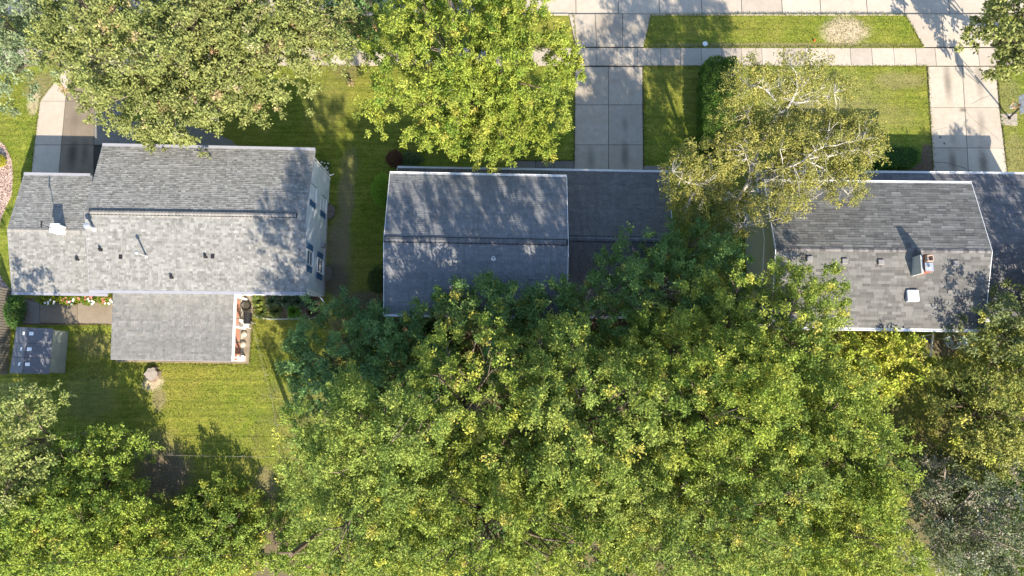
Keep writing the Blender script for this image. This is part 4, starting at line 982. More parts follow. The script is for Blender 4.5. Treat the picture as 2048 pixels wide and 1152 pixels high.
# ------------------------------------------------------------------ hedges, shrubs, flower beds
def bush_box(name, label, poly_px, z1, pal, n, size, cat, mat='leaf', group=None, z0=0.0, rounded=0.18):
    """clipped hedge: leaves over the top and the four sides of a box-like body with stems inside"""
    pts = [P(x, y, z1) for x, y in poly_px]; c = sum(pts, Vector()) / len(pts)
    root = empty(name, (c.x, c.y, 0), label, cat, group)
    m = MB(); m.prism([tuple((lerp(c, p, 0.9)).to_2d()) for p in pts], z0 + 0.02, z1 - 0.15)
    m.build('inner_stems', M['leafcore'], root)
    tri = []; A = []
    for i in range(1, len(pts) - 1): tri.append((pts[0], pts[i], pts[i + 1]))
    for i in range(len(pts)):
        a, b_ = pts[i], pts[(i + 1) % len(pts)]; a0 = Vector((a.x, a.y, z0)); b0 = Vector((b_.x, b_.y, z0)); tri += [(a, b_, b0), (a, b0, a0)]
    ar = np.array([((q[1] - q[0]).cross(q[2] - q[0])).length / 2 for q in tri]); k = rng.choice(len(tri), n, p=ar / ar.sum())
    T = np.array([[list(v) for v in q] for q in tri])
    u = rng.uniform(0, 1, (n, 1)); v = rng.uniform(0, 1, (n, 1)); fl = (u + v) > 1; u = np.where(fl, 1 - u, u); v = np.where(fl, 1 - v, v)
    pos = T[k, 0] + (T[k, 1] - T[k, 0]) * u + (T[k, 2] - T[k, 0]) * v
    cc = np.array([c.x, c.y, z1 * 0.5]); o = pos - cc; o /= np.linalg.norm(o, axis=1, keepdims=True)
    hw = np.sin(pos[:, 0] * 3.1 + pos[:, 1] * 1.7) * 0.05 + np.sin(pos[:, 0] * 7.3 - pos[:, 1] * 5.1) * 0.04
    pos += o * (hw[:, None] + rng.normal(size=(n, 1)) * 0.05)
    # round the shoulders
    dz = np.clip(pos[:, 2] - (z1 - rounded), 0, None); pos[:, :2] -= (pos[:, :2] - cc[:2]) * (dz[:, None] / rounded) * rounded * 0.15
    leaf_mesh('foliage', pos, rng.normal(size=(n, 3)) + o, o + rng.normal(size=(n, 3)) * .5 + np.array([0, 0, .5]), size * rng.uniform(.6, 1.3, n), size * .55 * rng.uniform(.7, 1.2, n), pick_col(pal, n) * rng.uniform(.7, 1.3, (n, 1)), M[mat], root)
    return root
M['leafcore'] = plain('twiggy green brown core', (0.03, 0.045, 0.018), 1.0, 0.3)
bush_box('hedge', 'tall clipped green hedge running back from the sidewalk beside the middle lawn', [(1410, 124), (1424, 113), (1474, 112), (1472, 200), (1466, 284), (1410, 290), (1407, 210)], 1.7, [(0.075, 0.155, 0.025), (0.09, 0.175, 0.03), (0.12, 0.20, 0.035)], 26000, 0.11, 'hedge')
bush_box('hedge', 'low rounded green hedge in shade in front of the right house', [(1752, 300), (1764, 293), (1830, 292), (1842, 300), (1842, 322), (1828, 331), (1762, 333), (1752, 322)], 0.85, [(0.075, 0.17, 0.035), (0.09, 0.19, 0.04)], 9000, 0.08, 'hedge')
def shrub(label, px, py, rx, ry, h, pal, size, n, name='shrub', cat='shrub', mat='leaf', group=None):
    k = m_per_px(px, py, h); C = P(px, py, h * 0.5); root = empty(name, (C.x, C.y, 0), label, cat, group)
    d = rng.normal(size=(n, 3)); d[:, 2] = np.abs(d[:, 2]) * rng.choice([1, 1, 1, -0.5], n); d /= np.linalg.norm(d, axis=1, keepdims=True)
    lump = 1 + 0.12 * np.sin(d[:, 0] * 7 + px) * np.cos(d[:, 1] * 6 + py) + rng.normal(size=n) * 0.06
    pos = d * np.array([rx * k, ry * k, h * 0.5]) * lump[:, None] * (rng.uniform(0, 1, (n, 1)) ** 0.15) + np.array([C.x, C.y, h * 0.5])
    pos[:, 2] = np.maximum(pos[:, 2], 0.04)
    leaf_mesh('foliage', pos, rng.normal(size=(n, 3)) + d, d + rng.normal(size=(n, 3)) * .5 + np.array([0, 0, .7]), size * rng.uniform(.6, 1.3, n), size * .5 * rng.uniform(.7, 1.3, n), pick_col(pal, n) * rng.uniform(.75, 1.25, (n, 1)), M[mat], root)
    m = MB()
    for i in range(7):
        e = Vector((C.x + random.uniform(-.6, .6) * rx * k, C.y + random.uniform(-.6, .6) * ry * k, h * 0.8)); m.tube([(C.x, C.y, -0.02), e], [0.025, 0.008], 5)
    m.build('stem', M['bark'], root); return root
shrub('bright green round bush against the left wall of the middle house', 764, 380, 21, 34, 1.7, [(0.24, 0.40, 0.04), (0.19, 0.34, 0.04)], 0.09, 6000)
shrub('dark red leaved shrub at the front left corner of the middle house', 789, 318, 17, 17, 1.3, [(0.13, 0.035, 0.045), (0.09, 0.03, 0.035)], 0.07, 4200)
shrub('pale leaved shrub right of the dark red one by the middle house', 822, 318, 24, 13, 1.0, [(0.12, 0.16, 0.08), (0.08, 0.13, 0.05)], 0.13, 1800)
shrub('dark green shrub by the left wall of the middle house, near its back corner', 757, 560, 20, 26, 1.2, [(0.05, 0.09, 0.03)], 0.1, 2600)
shrub('green shrub under the trees behind the middle house', 880, 655, 40, 18, 1.2, [(0.05, 0.10, 0.03), (0.08, 0.13, 0.04)], 0.12, 3500)
shrub('leafy green shrub between the wooden fence and the garden path', 31, 622, 16, 34, 1.5, [(0.06, 0.13, 0.035), (0.08, 0.16, 0.04)], 0.13, 3600)
shrub('bright yellow plant in the wood chip bed at the left edge', 1, 322, 9, 12, 0.7, [(0.40, 0.36, 0.02), (0.25, 0.28, 0.02)], 0.09, 900, 'flowering_plant', 'plant')
shrub('green bush under the gable wall with white blossom', 647, 338, 15, 17, 1.0, [(0.07, 0.14, 0.03), (0.09, 0.16, 0.04)], 0.10, 1800)
def blossoms(root, px, py, rx, ry, z, n, mat, r=0.05, name='blossom'):
    m = MB()
    for i in range(n):
        a = random.uniform(0, 6.28); q = math.sqrt(random.random()); c = P(px + rx * q * math.cos(a), py + ry * q * math.sin(a), z)
        c.z += random.uniform(-.05, .1)
        for k in range(5):
            t = k * 1.2566 + a; e = c + Vector((math.cos(t) * r, math.sin(t) * r, 0.02)); s_ = Vector((-math.sin(t), math.cos(t), 0)) * r * 0.4
            m.add([c, e + s_, e + Vector((math.cos(t), math.sin(t), -.3)) * r * .3, e - s_], [(0, 1, 2, 3)])
    return m.build(name, mat, root)
def child_world(o): return o
bs = [o for o in bpy.data.objects if o.get('label', '').startswith('green bush under the gable')][0]
blossoms(bs, 647, 336, 13, 14, 1.05, 22, M['flower_white'])
for i, (px, rx, pal, lab) in enumerate([(95, 20, [(0.14, 0.20, 0.02), (0.20, 0.24, 0.03)], 'yellow green flowering plant at the left end of the narrow bed'),
                                        (140, 24, [(0.16, 0.22, 0.02), (0.22, 0.24, 0.03)], 'bushy yellow green plant with white and pink flowers in the middle of the narrow bed'),
                                        (178, 13, [(0.12, 0.18, 0.02)], 'small green plant with pink flowers in the narrow bed'), (212, 14, [(0.22, 0.26, 0.03), (0.14, 0.2, 0.03)], 'yellow green plant at the right end of the narrow bed beside the porch')]):
    r_ = shrub(lab, px, 598, rx, 11, 0.7, pal, 0.13, 1500, 'flowering_plant', 'plant', group='plants in the narrow bed behind the garage')
    if i: blossoms(r_, px, 600, rx * 0.8, 8, 0.75, 9, M['flower_pink'], 0.06)
    blossoms(r_, px + 4, 603, rx * 0.8, 6, 0.72, 6, M['flower_white'], 0.07)
# strap leaved clumps in the back bed
def strap_plant(label, px, py, r, pal, n=150, h=0.6):
    k = m_per_px(px, py, 0.4); C = P(px, py, 0); root = empty('leafy_plant', C, label, 'plant', 'plants in the bed behind the pale house')
    m = MB(); cols = []
    for i in range(n):
        a = random.uniform(0, 6.28); L_ = r * k * random.uniform(.6, 1.15); hh = h * random.uniform(.6, 1.1); d_ = Vector((math.cos(a), math.sin(a), 0)); s_ = Vector((-d_.y, d_.x, 0)) * random.uniform(.018, .035)
        st = C + d_ * L_ * random.uniform(0, .35)
        p0, p1, p2 = st, st + d_ * L_ * .5 + Vector((0, 0, hh)), st + d_ * L_ + Vector((0, 0, hh * .45))
        m.add([p0 + s_ * .5, p0 - s_ * .5, p1 - s_, p1 + s_, p2], [(0, 1, 2, 3), (3, 2, 4)])
        c = random.choice(pal); f = random.uniform(.75, 1.25); cols += [(c[0] * f, c[1] * f, c[2] * f, 1)] * 2
    me = m.mesh('leaves'); at = me.attributes.new('col', 'FLOAT_COLOR', 'FACE'); at.data.foreach_set('color', np.array(cols, dtype=np.float32).ravel())
    link('leaves', me, M['leaf'], root)
    m = MB(); m.tube([C - Vector((0, 0, .03)), C + Vector((0, 0, h * .5))], [0.05, 0.02], 6); m.build('stem', M['leafcore'], root)
for i, (px, py, r, c, lab) in enumerate([(520, 603, 14, 0, 'yellow tinged strap leaved plant beside the patio'), (527, 625, 15, 0, 'yellow green strap leaved plant near the lawn edge of the bed'), (548, 604, 14, 1, 'grey green strap leaved plant under the white wall'),
                                    (554, 624, 14, 2, 'olive strap leaved plant in the middle of the bed'), (574, 604, 13, 1, 'blue green strap leaved plant in the middle of the bed by the wall'), (598, 604, 13, 1, 'blue green strap leaved plant right of the middle by the wall'),
                                    (590, 624, 14, 3, 'bright green leafy plant at the lawn edge of the bed'), (620, 606, 12, 1, 'dark strap leaved plant at the house corner'), (625, 626, 11, 4, 'purple brown leaved plant at the right end of the bed')]):
    strap_plant(lab, px, py, r, [[(0.22, 0.24, 0.05), (0.12, 0.18, 0.06)], [(0.09, 0.15, 0.09), (0.14, 0.20, 0.12), (0.06, 0.11, 0.06)], [(0.14, 0.17, 0.06), (0.09, 0.13, 0.04)], [(0.07, 0.19, 0.02), (0.1, 0.22, 0.03)], [(0.10, 0.07, 0.07), (0.14, 0.09, 0.09)]][c])
q = [P(x, y, 0.08) for x, y in ((508, 630), (516, 635), (540, 638), (570, 638), (600, 637), (620, 637), (632, 634))]
tag(MB().tube(q, 0.035, 6).build('garden_edging', M['chair']), 'pale curved edging between the leafy bed and the lawn', 'edging')

# ------------------------------------------------------------------ grass standing on the lawns, ragged along the slabs
def inside(x, y, poly):
    c = np.zeros(len(x), bool); n = len(poly)
    for i in range(n):
        x0, y0 = poly[i]; x1, y1 = poly[(i + 1) % n]
        k = ((y0 > y) != (y1 > y)) & (x < (x1 - x0) * (y - y0) / (y1 - y0 + 1e-12) + x0); c ^= k
    return c
def blades(name, X, Y, pal, L=0.11, W=0.035, mat='leaf', lie=0.9, tint=1.0):
    n = len(X); pos = np.stack([X, Y, np.full(n, 0.01)], 1)
    ax = rng.normal(size=(n, 3)); ax[:, 2] = np.abs(ax[:, 2]) * lie + 0.35 * lie; nr = rng.normal(size=(n, 3)) + np.array([0, 0, 1.0])
    ln = L * rng.uniform(.5, 1.5, n); hue = (np.sin(X * 0.9 + 2 * np.sin(Y * .7)) * .5 + .5)[:, None]
    col = pick_col(pal, n) * rng.uniform(.6, 1.4, (n, 1)); col = col * (1 - .25 * hue * tint) + np.array([0.05, 0.035, 0.01]) * hue * tint
    o = leaf_mesh(name, pos, ax, nr, ln, W * rng.uniform(.6, 1.3, n), col, M[mat], None); o['kind'] = 'stuff'; return o
GP = [(0.145, 0.195, 0.03), (0.19, 0.225, 0.04), (0.24, 0.25, 0.06), (0.11, 0.16, 0.025), (0.29, 0.27, 0.11)]
lawns = [([(1290, 30), (1812, 30), (1845, 93), (1290, 93)], 9000), ([(1288, 134), (1854, 134), (1866, 335), (1288, 335)], 20000), ([(1992, 134), (2060, 134), (2060, 345), (2013, 345)], 3500), ([(2004, 30), (2060, 30), (2060, 93), (1992, 93)], 1500),
         ([(0, 130), (110, 150), (75, 210), (60, 345), (20, 420), (28, 330), (0, 280)], 5000), ([(235, 730), (500, 730), (600, 660), (620, 1000), (560, 1060), (240, 1000), (130, 900), (60, 750), (235, 720)], 26000), ([(500, 640), (620, 640), (580, 760), (500, 740)], 5000),
         ([(140, 655), (220, 655), (235, 760), (130, 760)], 4000), ([(470, 130), (770, 130), (760, 560), (665, 590), (640, 320), (470, 290)], 9000), ([(760, 260), (1148, 260), (1148, 318), (780, 318)], 4000)]
gx, gy = [], []
for poly, n in lawns:
    q = [tuple(P(x, y).to_2d()) for x, y in poly]; xs = [a_[0] for a_ in q]; ys = [a_[1] for a_ in q]
    x = rng.uniform(min(xs), max(xs), n * 3); y = rng.uniform(min(ys), max(ys), n * 3); k = inside(x, y, q)
    gx.append(x[k][:n // 2]); gy.append(y[k][:n // 2])
blades('grass', np.concatenate(gx), np.concatenate(gy), GP)
def region(poly, n):
    q = [tuple(P(x, y).to_2d()) for x, y in poly]; xs = [a_[0] for a_ in q]; ys = [a_[1] for a_ in q]
    x = rng.uniform(min(xs), max(xs), n * 4); y = rng.uniform(min(ys), max(ys), n * 4); k = inside(x, y, q); return x[k][:n], y[k][:n]
U = [region(p_, n_) for p_, n_ in (([(700, 700), (1200, 660), (1640, 700), (1720, 800), (1760, 1000), (1740, 1150), (650, 1150), (680, 900)], 2600), ([(60, 1040), (200, 1060), (300, 1100), (300, 1152), (0, 1152), (0, 980)], 330), ([(1900, 740), (2048, 700), (2048, 1152), (1880, 1152), (1920, 960)], 500))]
ux = np.concatenate([q[0] for q in U]); uy = np.concatenate([q[1] for q in U]); uc = np.stack([ux, uy, rng.uniform(.2, 1.6, len(ux))], 1)
uo = rng.normal(size=(len(ux), 3)) * .5 + np.array([0, 0, 1.0]); uo /= np.linalg.norm(uo, axis=1, keepdims=True)
a5 = leaves_on(uc, 0.62 * rng.uniform(.7, 1.3, len(uc)), pick_col([(0.07, 0.12, 0.03), (0.10, 0.15, 0.03), (0.05, 0.09, 0.025)], len(uc)), uo, 28, 0.24, .4)
o = leaf_mesh('undergrowth', a5[0], a5[1], a5[2], a5[3], a5[4], a5[5], M['leaf'], None, 1.3); o['kind'] = 'stuff'
ex, ey = [], []
for a_, b_ in [((1288, 94), (1845, 94)), ((1288, 133), (1854, 133)), ((1303, 29), (1810, 29)), ((1288, 133), (1289, 335)), ((1855, 134), (1866, 335)), ((1992, 134), (2014, 345)), ((1303, 30), (1288, 94)), ((1812, 30), (1846, 94)),
               ((2002, 30), (1991, 94)), ((1148, 134), (1148, 320)), ((80, 203), (62, 345)), ((80, 203), (118, 153)), ((235, 729), (498, 731)), ((500, 730), (507, 640)), ((140, 651), (222, 651)), ((1018, 320), (1148, 320)), ((620, 132), (720, 132)), ((1147, 30), (1153, 94)), ((1992, 95), (2050, 95)), ((1992, 133), (2050, 133))]:
    p0, p1 = P(*a_), P(*b_); n = int((p1 - p0).length * 70); t = rng.uniform(0, 1, n); j = np.abs(np.sin(t * 37) * np.sin(t * 91)) * .06
    ex.append(p0.x + (p1.x - p0.x) * t + rng.normal(size=n) * (.02 + j)); ey.append(p0.y + (p1.y - p0.y) * t + rng.normal(size=n) * (.02 + j))
blades('grass_edge', np.concatenate(ex), np.concatenate(ey), GP, 0.12)
def disc(px, py, rx, ry, n, wob=.12):
    k = m_per_px(px, py, 0); c = P(px, py); a_ = rng.uniform(0, 6.283, n); r_ = np.sqrt(rng.uniform(0, 1, n)) * (1 + wob * np.sin(a_ * 3 + px) + wob * .7 * np.sin(a_ * 7) + wob * .5 * np.sin(a_ * 17))
    return c.x + rx * k * r_ * np.cos(a_), c.y + ry * k * r_ * np.sin(a_)
SP = [(0.55, 0.46, 0.32), (0.48, 0.38, 0.26), (0.58, 0.50, 0.37), (0.34, 0.29, 0.14)]
d_ = [disc(1690, 62, 42, 29, 900, .07)]
blades('dry_grass', np.concatenate([q[0] for q in d_]), np.concatenate([q[1] for q in d_]), SP, 0.17, 0.02, 'leaf_pale', 0.2, 0.0)

# ------------------------------------------------------------------ smaller things
# shed: gambrel roof of plastic panels with small square skylights
A = [P(33, 654, 1.8), P(56, 655, 2.5), P(106, 657, 1.8)]
B = [P(19, 746, 1.8), P(44, 747, 2.5), P(98, 748, 1.8)]
c0 = sum(A + B, Vector()) / 6; c0.z = 0
shed = empty('shed', c0, 'plastic garden shed with charcoal roof, pale side wall and small square skylights', 'shed')
dn = Vector((0, 0, -0.05))
for i in (0, 1):
    for t0, t1 in ((0, .343), (.35, .652), (.659, 1)):
        a, b_, c, d_ = lerp(A[i], B[i], t0), lerp(A[i + 1], B[i + 1], t0), lerp(A[i + 1], B[i + 1], t1), lerp(A[i], B[i], t1)
        bevelled(MB().hexa([d_ + dn, c + dn, b_ + dn, a + dn, d_, c, b_, a]), 'roof_panel', M['shed_dark'], shed, 0.008)
MB().beam(A[1] + Vector((0, 0, 0.015)), B[1] + Vector((0, 0, 0.015)), 0.10, 0.04).build('ridge_strip', M['shed_dark'], shed)
m = MB(); zt = 1.75; ct = [Vector((p.x + dx, p.y + dy, 0)) for p, dx, dy in ((A[0], .08, -.08), (A[2], -.04, -.08), (B[2], -.04, .08), (B[0], .08, .08))]
m.prism([(p.x, p.y) for p in ct], -0.02, zt); m.build('wall', M['shed_pale'], shed)
for t in (0.02, 0.34, 0.66, 0.98):
    p = lerp(ct[1], ct[2], t); MB().box((p.x + .015, p.y, zt / 2), 0.05, 0.07, zt - .02).build('wall_rib', M['shed_pale'], shed)
sk_mat = plain('white skylight', (0.8, 0.82, 0.86), 0.4)
for t in (0.13, 0.47, 0.80):
    for i, u_, wd_ in ((1, 0.16, 0.26), (0, 0.72, 0.18)):
        p = lerp(lerp(A[i], A[i + 1], u_), lerp(B[i], B[i + 1], u_), t); n_ = (A[i + 1] - A[i]).cross(B[i] - A[i]).normalized(); n_ = n_ if n_.z > 0 else -n_
        Xv = (A[i + 1] - A[i]).normalized(); Yv = n_.cross(Xv)
        bevelled(MB().box(p + n_ * 0.02, wd_, 0.24, 0.05, mat=Matrix((Xv, Yv, n_)).transposed()), 'skylight', sk_mat, shed, 0.01)
# wooden fence on the left: staggered boards on rails and posts
f0, f1 = P(24, 580, 0), P(15, 748, 0); L_ = (f1 - f0).length; u_ = (f1 - f0).normalized(); nrm = Vector((u_.y, -u_.x, 0))
fence = empty('fence', lerp(f0, f1, .5), 'weathered grey wooden board fence at the left edge beside the shed', 'fence')
for z in (0.35, 1.0, 1.65): MB().beam(f0 + Vector((0, 0, z)), f1 + Vector((0, 0, z)), 0.04, 0.09).build('rail', M['wood_grey'], fence)
for i in range(4):
    p = lerp(f0, f1, i / 3); bevelled(MB().box(p + Vector((0, 0, .95)), 0.1, 0.1, 1.95), 'post', M['wood_grey'], fence, 0.01)
bm_ = MB().box((0, 0, 0.92), 0.022, 0.135, 1.80).mesh('board'); bm_.materials.append(M['wood_grey'])
n = int(L_ / 0.095)
for i in range(n):
    o = bpy.data.objects.new('board', bm_); COL.objects.link(o); o.parent = fence
    p = f0 + u_ * (i + 0.5) * (L_ / n) + nrm * (0.055 if i % 2 else -0.055) - fence.location
    o.location = p; o.rotation_euler = (random.uniform(-.012, .012), random.uniform(-.012, .012), math.atan2(u_.y, u_.x) - math.pi / 2); o.scale = (1, 1, random.uniform(.99, 1.01))
# stump
c = P(307, 748, 0); m = MB(); n = 18; ring = []
for z, r in ((-0.05, 0.62), (0.08, 0.50), (0.25, 0.46), (0.33, 0.45)):
    ring.append([(c.x + (r + 0.06 * math.sin(k * 2.3) + 0.04 * math.sin(k * 5.1) + (0.12 if k in (3, 9, 14) and z < 0.1 else 0)) * math.cos(2 * math.pi * k / n), c.y + (r + 0.05 * math.cos(k * 1.9)) * math.sin(2 * math.pi * k / n), z) for k in range(n)])
m.v = [p for r in ring for p in r]
for i in range(3):
    for k in range(n): m.f.append((i * n + k, i * n + (k + 1) % n, (i + 1) * n + (k + 1) % n, (i + 1) * n + k))
st = m.build('tree_stump', M['bark']); tag(st, 'sawn tree stump in the back lawn below the porch roof', 'stump')
MB().prism([(p[0], p[1]) for p in ring[3]], 0.325, 0.345).build('cut_face', M['stumptop'], st)
for a_ in (-1.9, -1.3, -0.6, 0.3, 3.6):
    e = c + Vector((math.cos(a_), math.sin(a_), 0)) * random.uniform(.65, .9); MB().tube([c + Vector((math.cos(a_) * .35, math.sin(a_) * .35, .12)), lerp(c, e, .7) + Vector((0, 0, .05)), e - Vector((0, 0, .03))], [0.10, 0.05, 0.02], 6).build('root', M['bark'], st)
# basketball hoop
pb = P(2018, 236, 0)
struct(slab(None, [(2000, 227), (2034, 227), (2035, 252), (2002, 250)], -0.02, 0.03, M['conc_mid'], 'concrete_pad'))
bh = empty('basketball_hoop', pb, 'pole mounted basketball hoop with clear backboard beside the right driveway', 'basketball hoop')
pt = pb + Vector((-0.85, -0.05, 2.5))
bx = pb.x - 1.4; by = pb.y - 0.25
MB().tube([pb, pb + Vector((-.35, 0, 1.1)), pt], 0.065, 8).tube([pb, pb + Vector((0, 0, .05))], 0.15, 8).build('pole', M['black_metal'], bh)
m = MB()
for dz in (-0.25, 0.35):
    for dy in (-0.14, 0.14): m.beam(pt + Vector((0, dy * .3, dz - 0.2)), Vector((bx + .04, by + dy * 2.2, 3.35 + dz)), 0.04, 0.04)
m.build('arm', M['black_metal'], bh)
bb_ = MB().box((bx, by, 3.45), 0.02, 1.32, 0.86).build('backboard', M['dome'], bh)
m = MB()
for dy in (-1, 1): m.box((bx, by + dy * .67, 3.45), 0.05, 0.04, 0.96)
for dz in (-1, 1): m.box((bx, by, 3.45 + dz * .45), 0.05, 1.30, 0.04)
for dy in (-1, 1): m.box((bx - .015, by + dy * .28, 3.32), 0.02, 0.04, 0.42)
for dz in (-1, 1): m.box((bx - .015, by, 3.32 + dz * .2), 0.02, 0.52, 0.04)
o = m.build('frame', M['galv'], bb_)
rc = Vector((bx - .38, by, 3.05)); ring_ = [rc + Vector((math.cos(t) * .23, math.sin(t) * .23, 0)) for t in np.linspace(0, 2 * math.pi, 19)]
MB().tube(ring_, 0.014, 6, cap=False).beam(rc + Vector((.22, 0, 0)), rc + Vector((.38, 0, 0)), .12, .03).build('rim', M['orange'], bh)
m = MB()
for k in range(12):
    t = 2 * math.pi * k / 12
    for s_ in (-1, 1):
        t2 = t + s_ * 0.5; m.tube([rc + Vector((math.cos(t) * .225, math.sin(t) * .225, 0)), rc + Vector((math.cos(t2) * .16, math.sin(t2) * .16, -.22)), rc + Vector((math.cos(t) * .12, math.sin(t) * .12, -.44))], 0.010, 4)
m.build('net', M['net'], bh)
# round cover by the pavement
c = P(1410, 88, 0); tag(MB().tube([c - Vector((0, 0, .05)), c + Vector((0, 0, .045))], [0.2, 0.2], 20).build('utility_cover', M['white']), 'round white utility cover in the grass strip by the sidewalk', 'utility cover')
c = P(1628, 82, 0); tag(MB().tube([c, c + Vector((0, 0, .22))], [0.07, 0.05], 8).build('marker_peg', M['orange']), 'small orange marker stub in the grass strip left of the straw patch', 'marker')
# window wells on the gable wall side
for lab, (px, py) in (('window well cover near the front end of the gable wall', (661, 424)), ('window well cover near the back end of the gable wall', (655, 548))):
    c = P(px, py, 0); c.x = xr + 0.06; m = MB(); n = 12; pts = [c + Vector((math.sin(math.pi * k / n) * .55, math.cos(math.pi * k / n) * .62, 0.0)) for k in range(n + 1)]
    r0 = empty('window_well', c, 'brown half round ' + lab, 'window well', 'window wells beside the pale gable wall')
    MB().prism([(p.x, p.y) for p in pts], 0.16, 0.18).build('cover', M['plastic_clear'], r0)
    MB().tube([p + Vector((0, 0, .17)) for p in pts], 0.025, 5).build('rim', M['soil'], r0)
    m = MB(); m.tube([c + Vector((0.02, 0, .19)), c + Vector((.53, 0, .19))], 0.02, 4); m.build('rib', M['soil'], r0)
# chairs behind the right house
def chair(px, py, rz, lab):
    c = P(px, py, 0.4); c.z = 0; r0 = empty('patio_chair', c, lab, 'chair', 'patio chairs behind the right house'); r0.rotation_euler = (0, 0, rz)
    def loc(o): o.matrix_parent_inverse = Matrix.Identity(4)
    m = MB()
    pts = []
    for x, y in ((-.27, -.24), (-.2, -.29), (.2, -.29), (.27, -.24), (.25, .24), (-.25, .24)): pts.append((x, y))
    m.prism(pts, 0.40, 0.43); loc(m.build('seat', M['chair'], r0))
    m = MB(); P5 = [Vector((math.sin(t) * .30, .22 + math.cos(t) * .10, 0)) for t in np.linspace(-1.4, 1.4, 9)]
    for a, b_ in zip(P5[:-1], P5[1:]):
        o_ = Vector((0, .16, .45)); n_ = Vector((0, .02, 0)); m.hexa([a + Vector((0, 0, .42)), b_ + Vector((0, 0, .42)), b_ + n_ + Vector((0, 0, .42)), a + n_ + Vector((0, 0, .42)), a + o_ + Vector((0, 0, .42)), b_ + o_ + Vector((0, 0, .42)), b_ + o_ + n_ + Vector((0, 0, .42)), a + o_ + n_ + Vector((0, 0, .42))])
    loc(m.build('backrest', M['chair'], r0))
    for sx_ in (-1, 1):
        loc(MB().tube([(sx_ * .28, -.3, 0), (sx_ * .33, -.3, .62), (sx_ * .35, .05, .66), (sx_ * .30, .33, .70)], 0.02, 6).build('armrest', M['galv'], r0))
        loc(MB().tube([(sx_ * .26, -.26, .4), (sx_ * .30, -.34, 0)], 0.018, 6).build('leg', M['galv'], r0)); loc(MB().tube([(sx_ * .24, .24, .4), (sx_ * .28, .36, 0)], 0.018, 6).build('leg', M['galv'], r0))
    r0.scale = (1.15, 1.15, 1.15); return r0
chair(1896, 683, math.pi + 0.35, 'pale grey green patio chair nearer the thin white post'); chair(1925, 683, math.pi - 0.1, 'pale grey green patio chair farther right, next to the olive tree')
# blue can, white post
c = P(1842, 676, 0); r0 = empty('watering_can', c, 'blue plastic watering can at the edge of the yellow green tree', 'watering can')
def W(o): return o
m = MB(); m.tube([c, c + Vector((0, 0, .28)), c + Vector((0, 0, .34))], [0.17, 0.15, 0.09], 12); m.build('body', M['blue'], r0)
MB().tube([c + Vector((.12, 0, .08)), c + Vector((.3, -.1, .3)), c + Vector((.48, -.3, .42))], [0.04, 0.03, 0.06], 8).build('spout', M['blue'], r0)
MB().tube([c + Vector((-.02, .02, .33)), c + Vector((-.2, .1, .42)), c + Vector((-.3, .14, .25)), c + Vector((-.15, .08, .08))], 0.022, 6).build('handle', M['blue'], r0)
a, b_ = P(1866, 669, 1.1), P(1861, 712, 1.1); r0 = empty('garden_rail', lerp(a, b_, .5) - Vector((0, 0, 1.1)), 'thin white metal rail behind the right house, left of the chairs', 'railing')
MB().tube([a, b_], 0.045, 8).build('top_rail', M['white_metal'], r0)
MB().tube([a, Vector((a.x, a.y, 0))], 0.03, 6).build('post', M['white_metal'], r0); MB().tube([b_, Vector((b_.x, b_.y, 0))], 0.03, 6).build('post', M['white_metal'], r0)
# things on the patio
q = []; c = P(492, 610, 0.05)
for t in np.linspace(0, 26, 120): q.append(c + Vector((math.cos(t) * (.30 + .012 * t) * (0.8 + .2 * math.sin(t * .23)), math.sin(t) * .34 + .05 * math.sin(t * .4), .01 + .002 * t)))
tag(MB().tube(q, 0.014, 5).build('garden_hose', M['black_metal']), 'coiled dark garden hose on the patio', 'hose')
c = P(493, 636, .9); c.z = 0; r0 = empty('grill', c, 'black lidded barbecue grill on the narrow patio', 'grill')
m = MB()
for k in range(7):
    a0, a1 = math.pi * k / 7, math.pi * (k + 1) / 7
    m.hexa([c + Vector((-.26 * math.cos(a0) , -.4, .72)), c + Vector((-.26 * math.cos(a1), -.4, .72)), c + Vector((-.26 * math.cos(a1), .4, .72)), c + Vector((-.26 * math.cos(a0), .4, .72)),
            c + Vector((-.26 * math.cos(a0), -.4, .73 + .26 * math.sin(a0))), c + Vector((-.26 * math.cos(a1), -.4, .73 + .26 * math.sin(a1))), c + Vector((-.26 * math.cos(a1), .4, .73 + .26 * math.sin(a1))), c + Vector((-.26 * math.cos(a0), .4, .73 + .26 * math.sin(a0)))])
m.build('lid', M['black_metal'], r0); MB().box(c + Vector((0, 0, .6)), .5, .8, .22).build('firebox', M['black_metal'], r0)
for x in (-1, 1):
    for y in (-1, 1): MB().tube([c + Vector((x * .2, y * .33, .5)), c + Vector((x * .2, y * .33, .03))], 0.02, 6).build('leg', M['galv'], r0)
c = P(492, 648, .45); c.z = 0; r0 = empty('folding_chair', c, 'white folding garden chair below the grill', 'chair'); r0.rotation_euler = (0, 0, 1.4)
def loc(o): o.matrix_parent_inverse = Matrix.Identity(4); return o
for k in range(5): loc(MB().box((0, -.2 + k * .1, .45), .46, .08, .02).build('slat', M['white'], r0))
for k in range(4): loc(MB().box((0, .27 + k * .03, .55 + k * .11), .46, .02, .08).build('slat', M['white'], r0))
for x in (-1, 1):
    loc(MB().tube([(x * .24, -.26, 0.03), (x * .24, .36, .95)], .016, 6).build('leg', M['white'], r0)); loc(MB().tube([(x * .22, .3, 0.03), (x * .22, -.22, .46)], .016, 6).build('leg', M['white'], r0))
r0 = empty('garden_bench', P(474, 717, 0), 'white and red slatted item of patio seating under the porch corner', 'bench'); c = P(476, 717, .45)
for k in range(4): MB().box(c + Vector((0, -.15 + k * .11, 0)), .85, .09, .03).build('slat', M['white'], r0)
MB().box(c + Vector((-.2, .05, .06)), .3, .3, .09).build('cushion', M['orange'], r0)
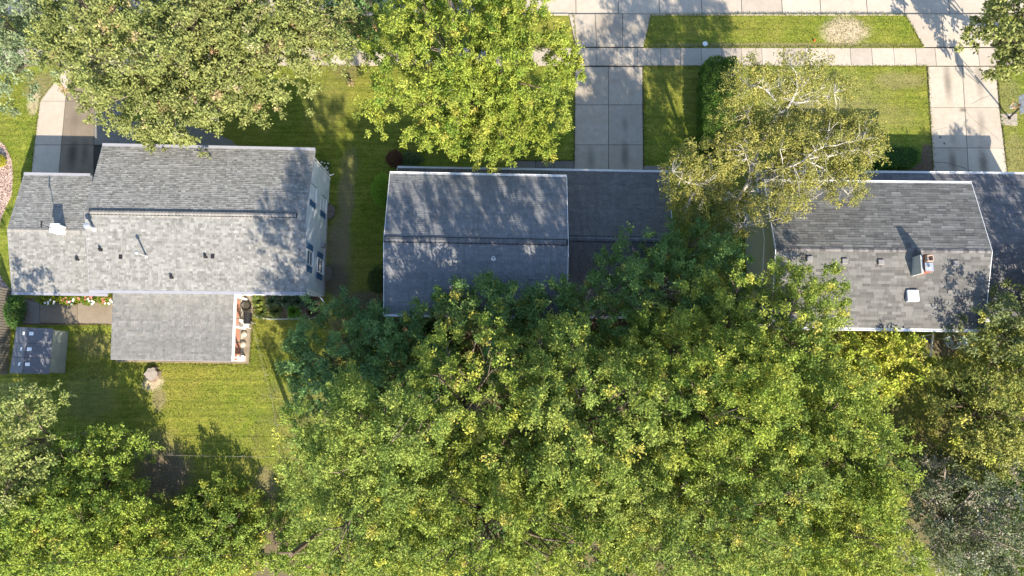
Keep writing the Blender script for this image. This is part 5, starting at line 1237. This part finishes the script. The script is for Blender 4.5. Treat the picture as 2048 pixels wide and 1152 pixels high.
for x in (-.35, .35): MB().box((c.x + x, c.y, .23), .05, .36, .4).build('leg', M['white'], r0)
# bags of gravel / pale stones by the patio edge
for i, (px, py) in enumerate(((488, 668), (486, 688))):
    c = P(px, py, .1); m = MB(); n = 9
    m.tube([c - Vector((0, 0, .08)), c, c + Vector((0, 0, .1)), c + Vector((0, 0, .13))], [.2, .24, .18, .05], n)
    tag(m.build('planter_stone', M['conc_light'], None, True), 'pale rounded stone on the patio edge, ' + ('nearer the chair' if i == 0 else 'nearer the lawn corner'), 'stone')
# wire fence across the back lawn
for lab, line, nm in (('thin wire fence running down the back lawn from the patio', [(502, 645), (512, 680), (520, 710), (530, 750), (543, 796), (553, 850), (560, 915)], 1),
                      ('thin wire fence crossing the back lawn from the shaded soil to the tall trees', [(265, 908), (330, 910), (400, 912), (480, 913), (560, 915), (610, 914)], 2)):
    q = [P(x, y, 0.95) for x, y in line]; r0 = empty('wire_fence', Vector((q[0].x, q[0].y, 0)), lab, 'fence', 'wire fences around the back lawn')
    for p in q: MB().tube([Vector((p.x, p.y, 0)), p + Vector((0, 0, .03))], 0.018, 5).build('post', M['galv'], r0)
    for z in (0,): MB().tube([p + Vector((0, 0, z)) for p in q], 0.009, 4).build('wire', M['wood_grey'], r0)
# utility pole with its wires
pb = P(664, 1046, 0)
r0 = empty('utility_pole', pb, 'wooden utility pole standing among the tall trees by the back lawn', 'utility pole')
MB().tube([pb - Vector((0, 0, .1)), pb + Vector((0, 0, 9.2))], [0.19, 0.15], 10).build('pole', M['wood_pole'], r0)
MB().box(pb + Vector((0, 0, 8.8)), 1.6, .1, .12).build('crossarm', M['wood_pole'], r0)
ends = [(P(-300, 1150, 8.2), P(600, 1144, 8.6)), ]
a = P(-200, 1143, 8.0); b_ = pb + Vector((-.6, 0, 8.85)); c = P(1500, 1165, 8.5)
q = [lerp(a, b_, t) - Vector((0, 0, 1.0 * 4 * t * (1 - t) * .3)) for t in np.linspace(0, 1, 24)]
tag(MB().tube(q, 0.016, 5).build('power_line', M['black_metal']), 'thin black power line along the bottom edge over the trees at left', 'power line')
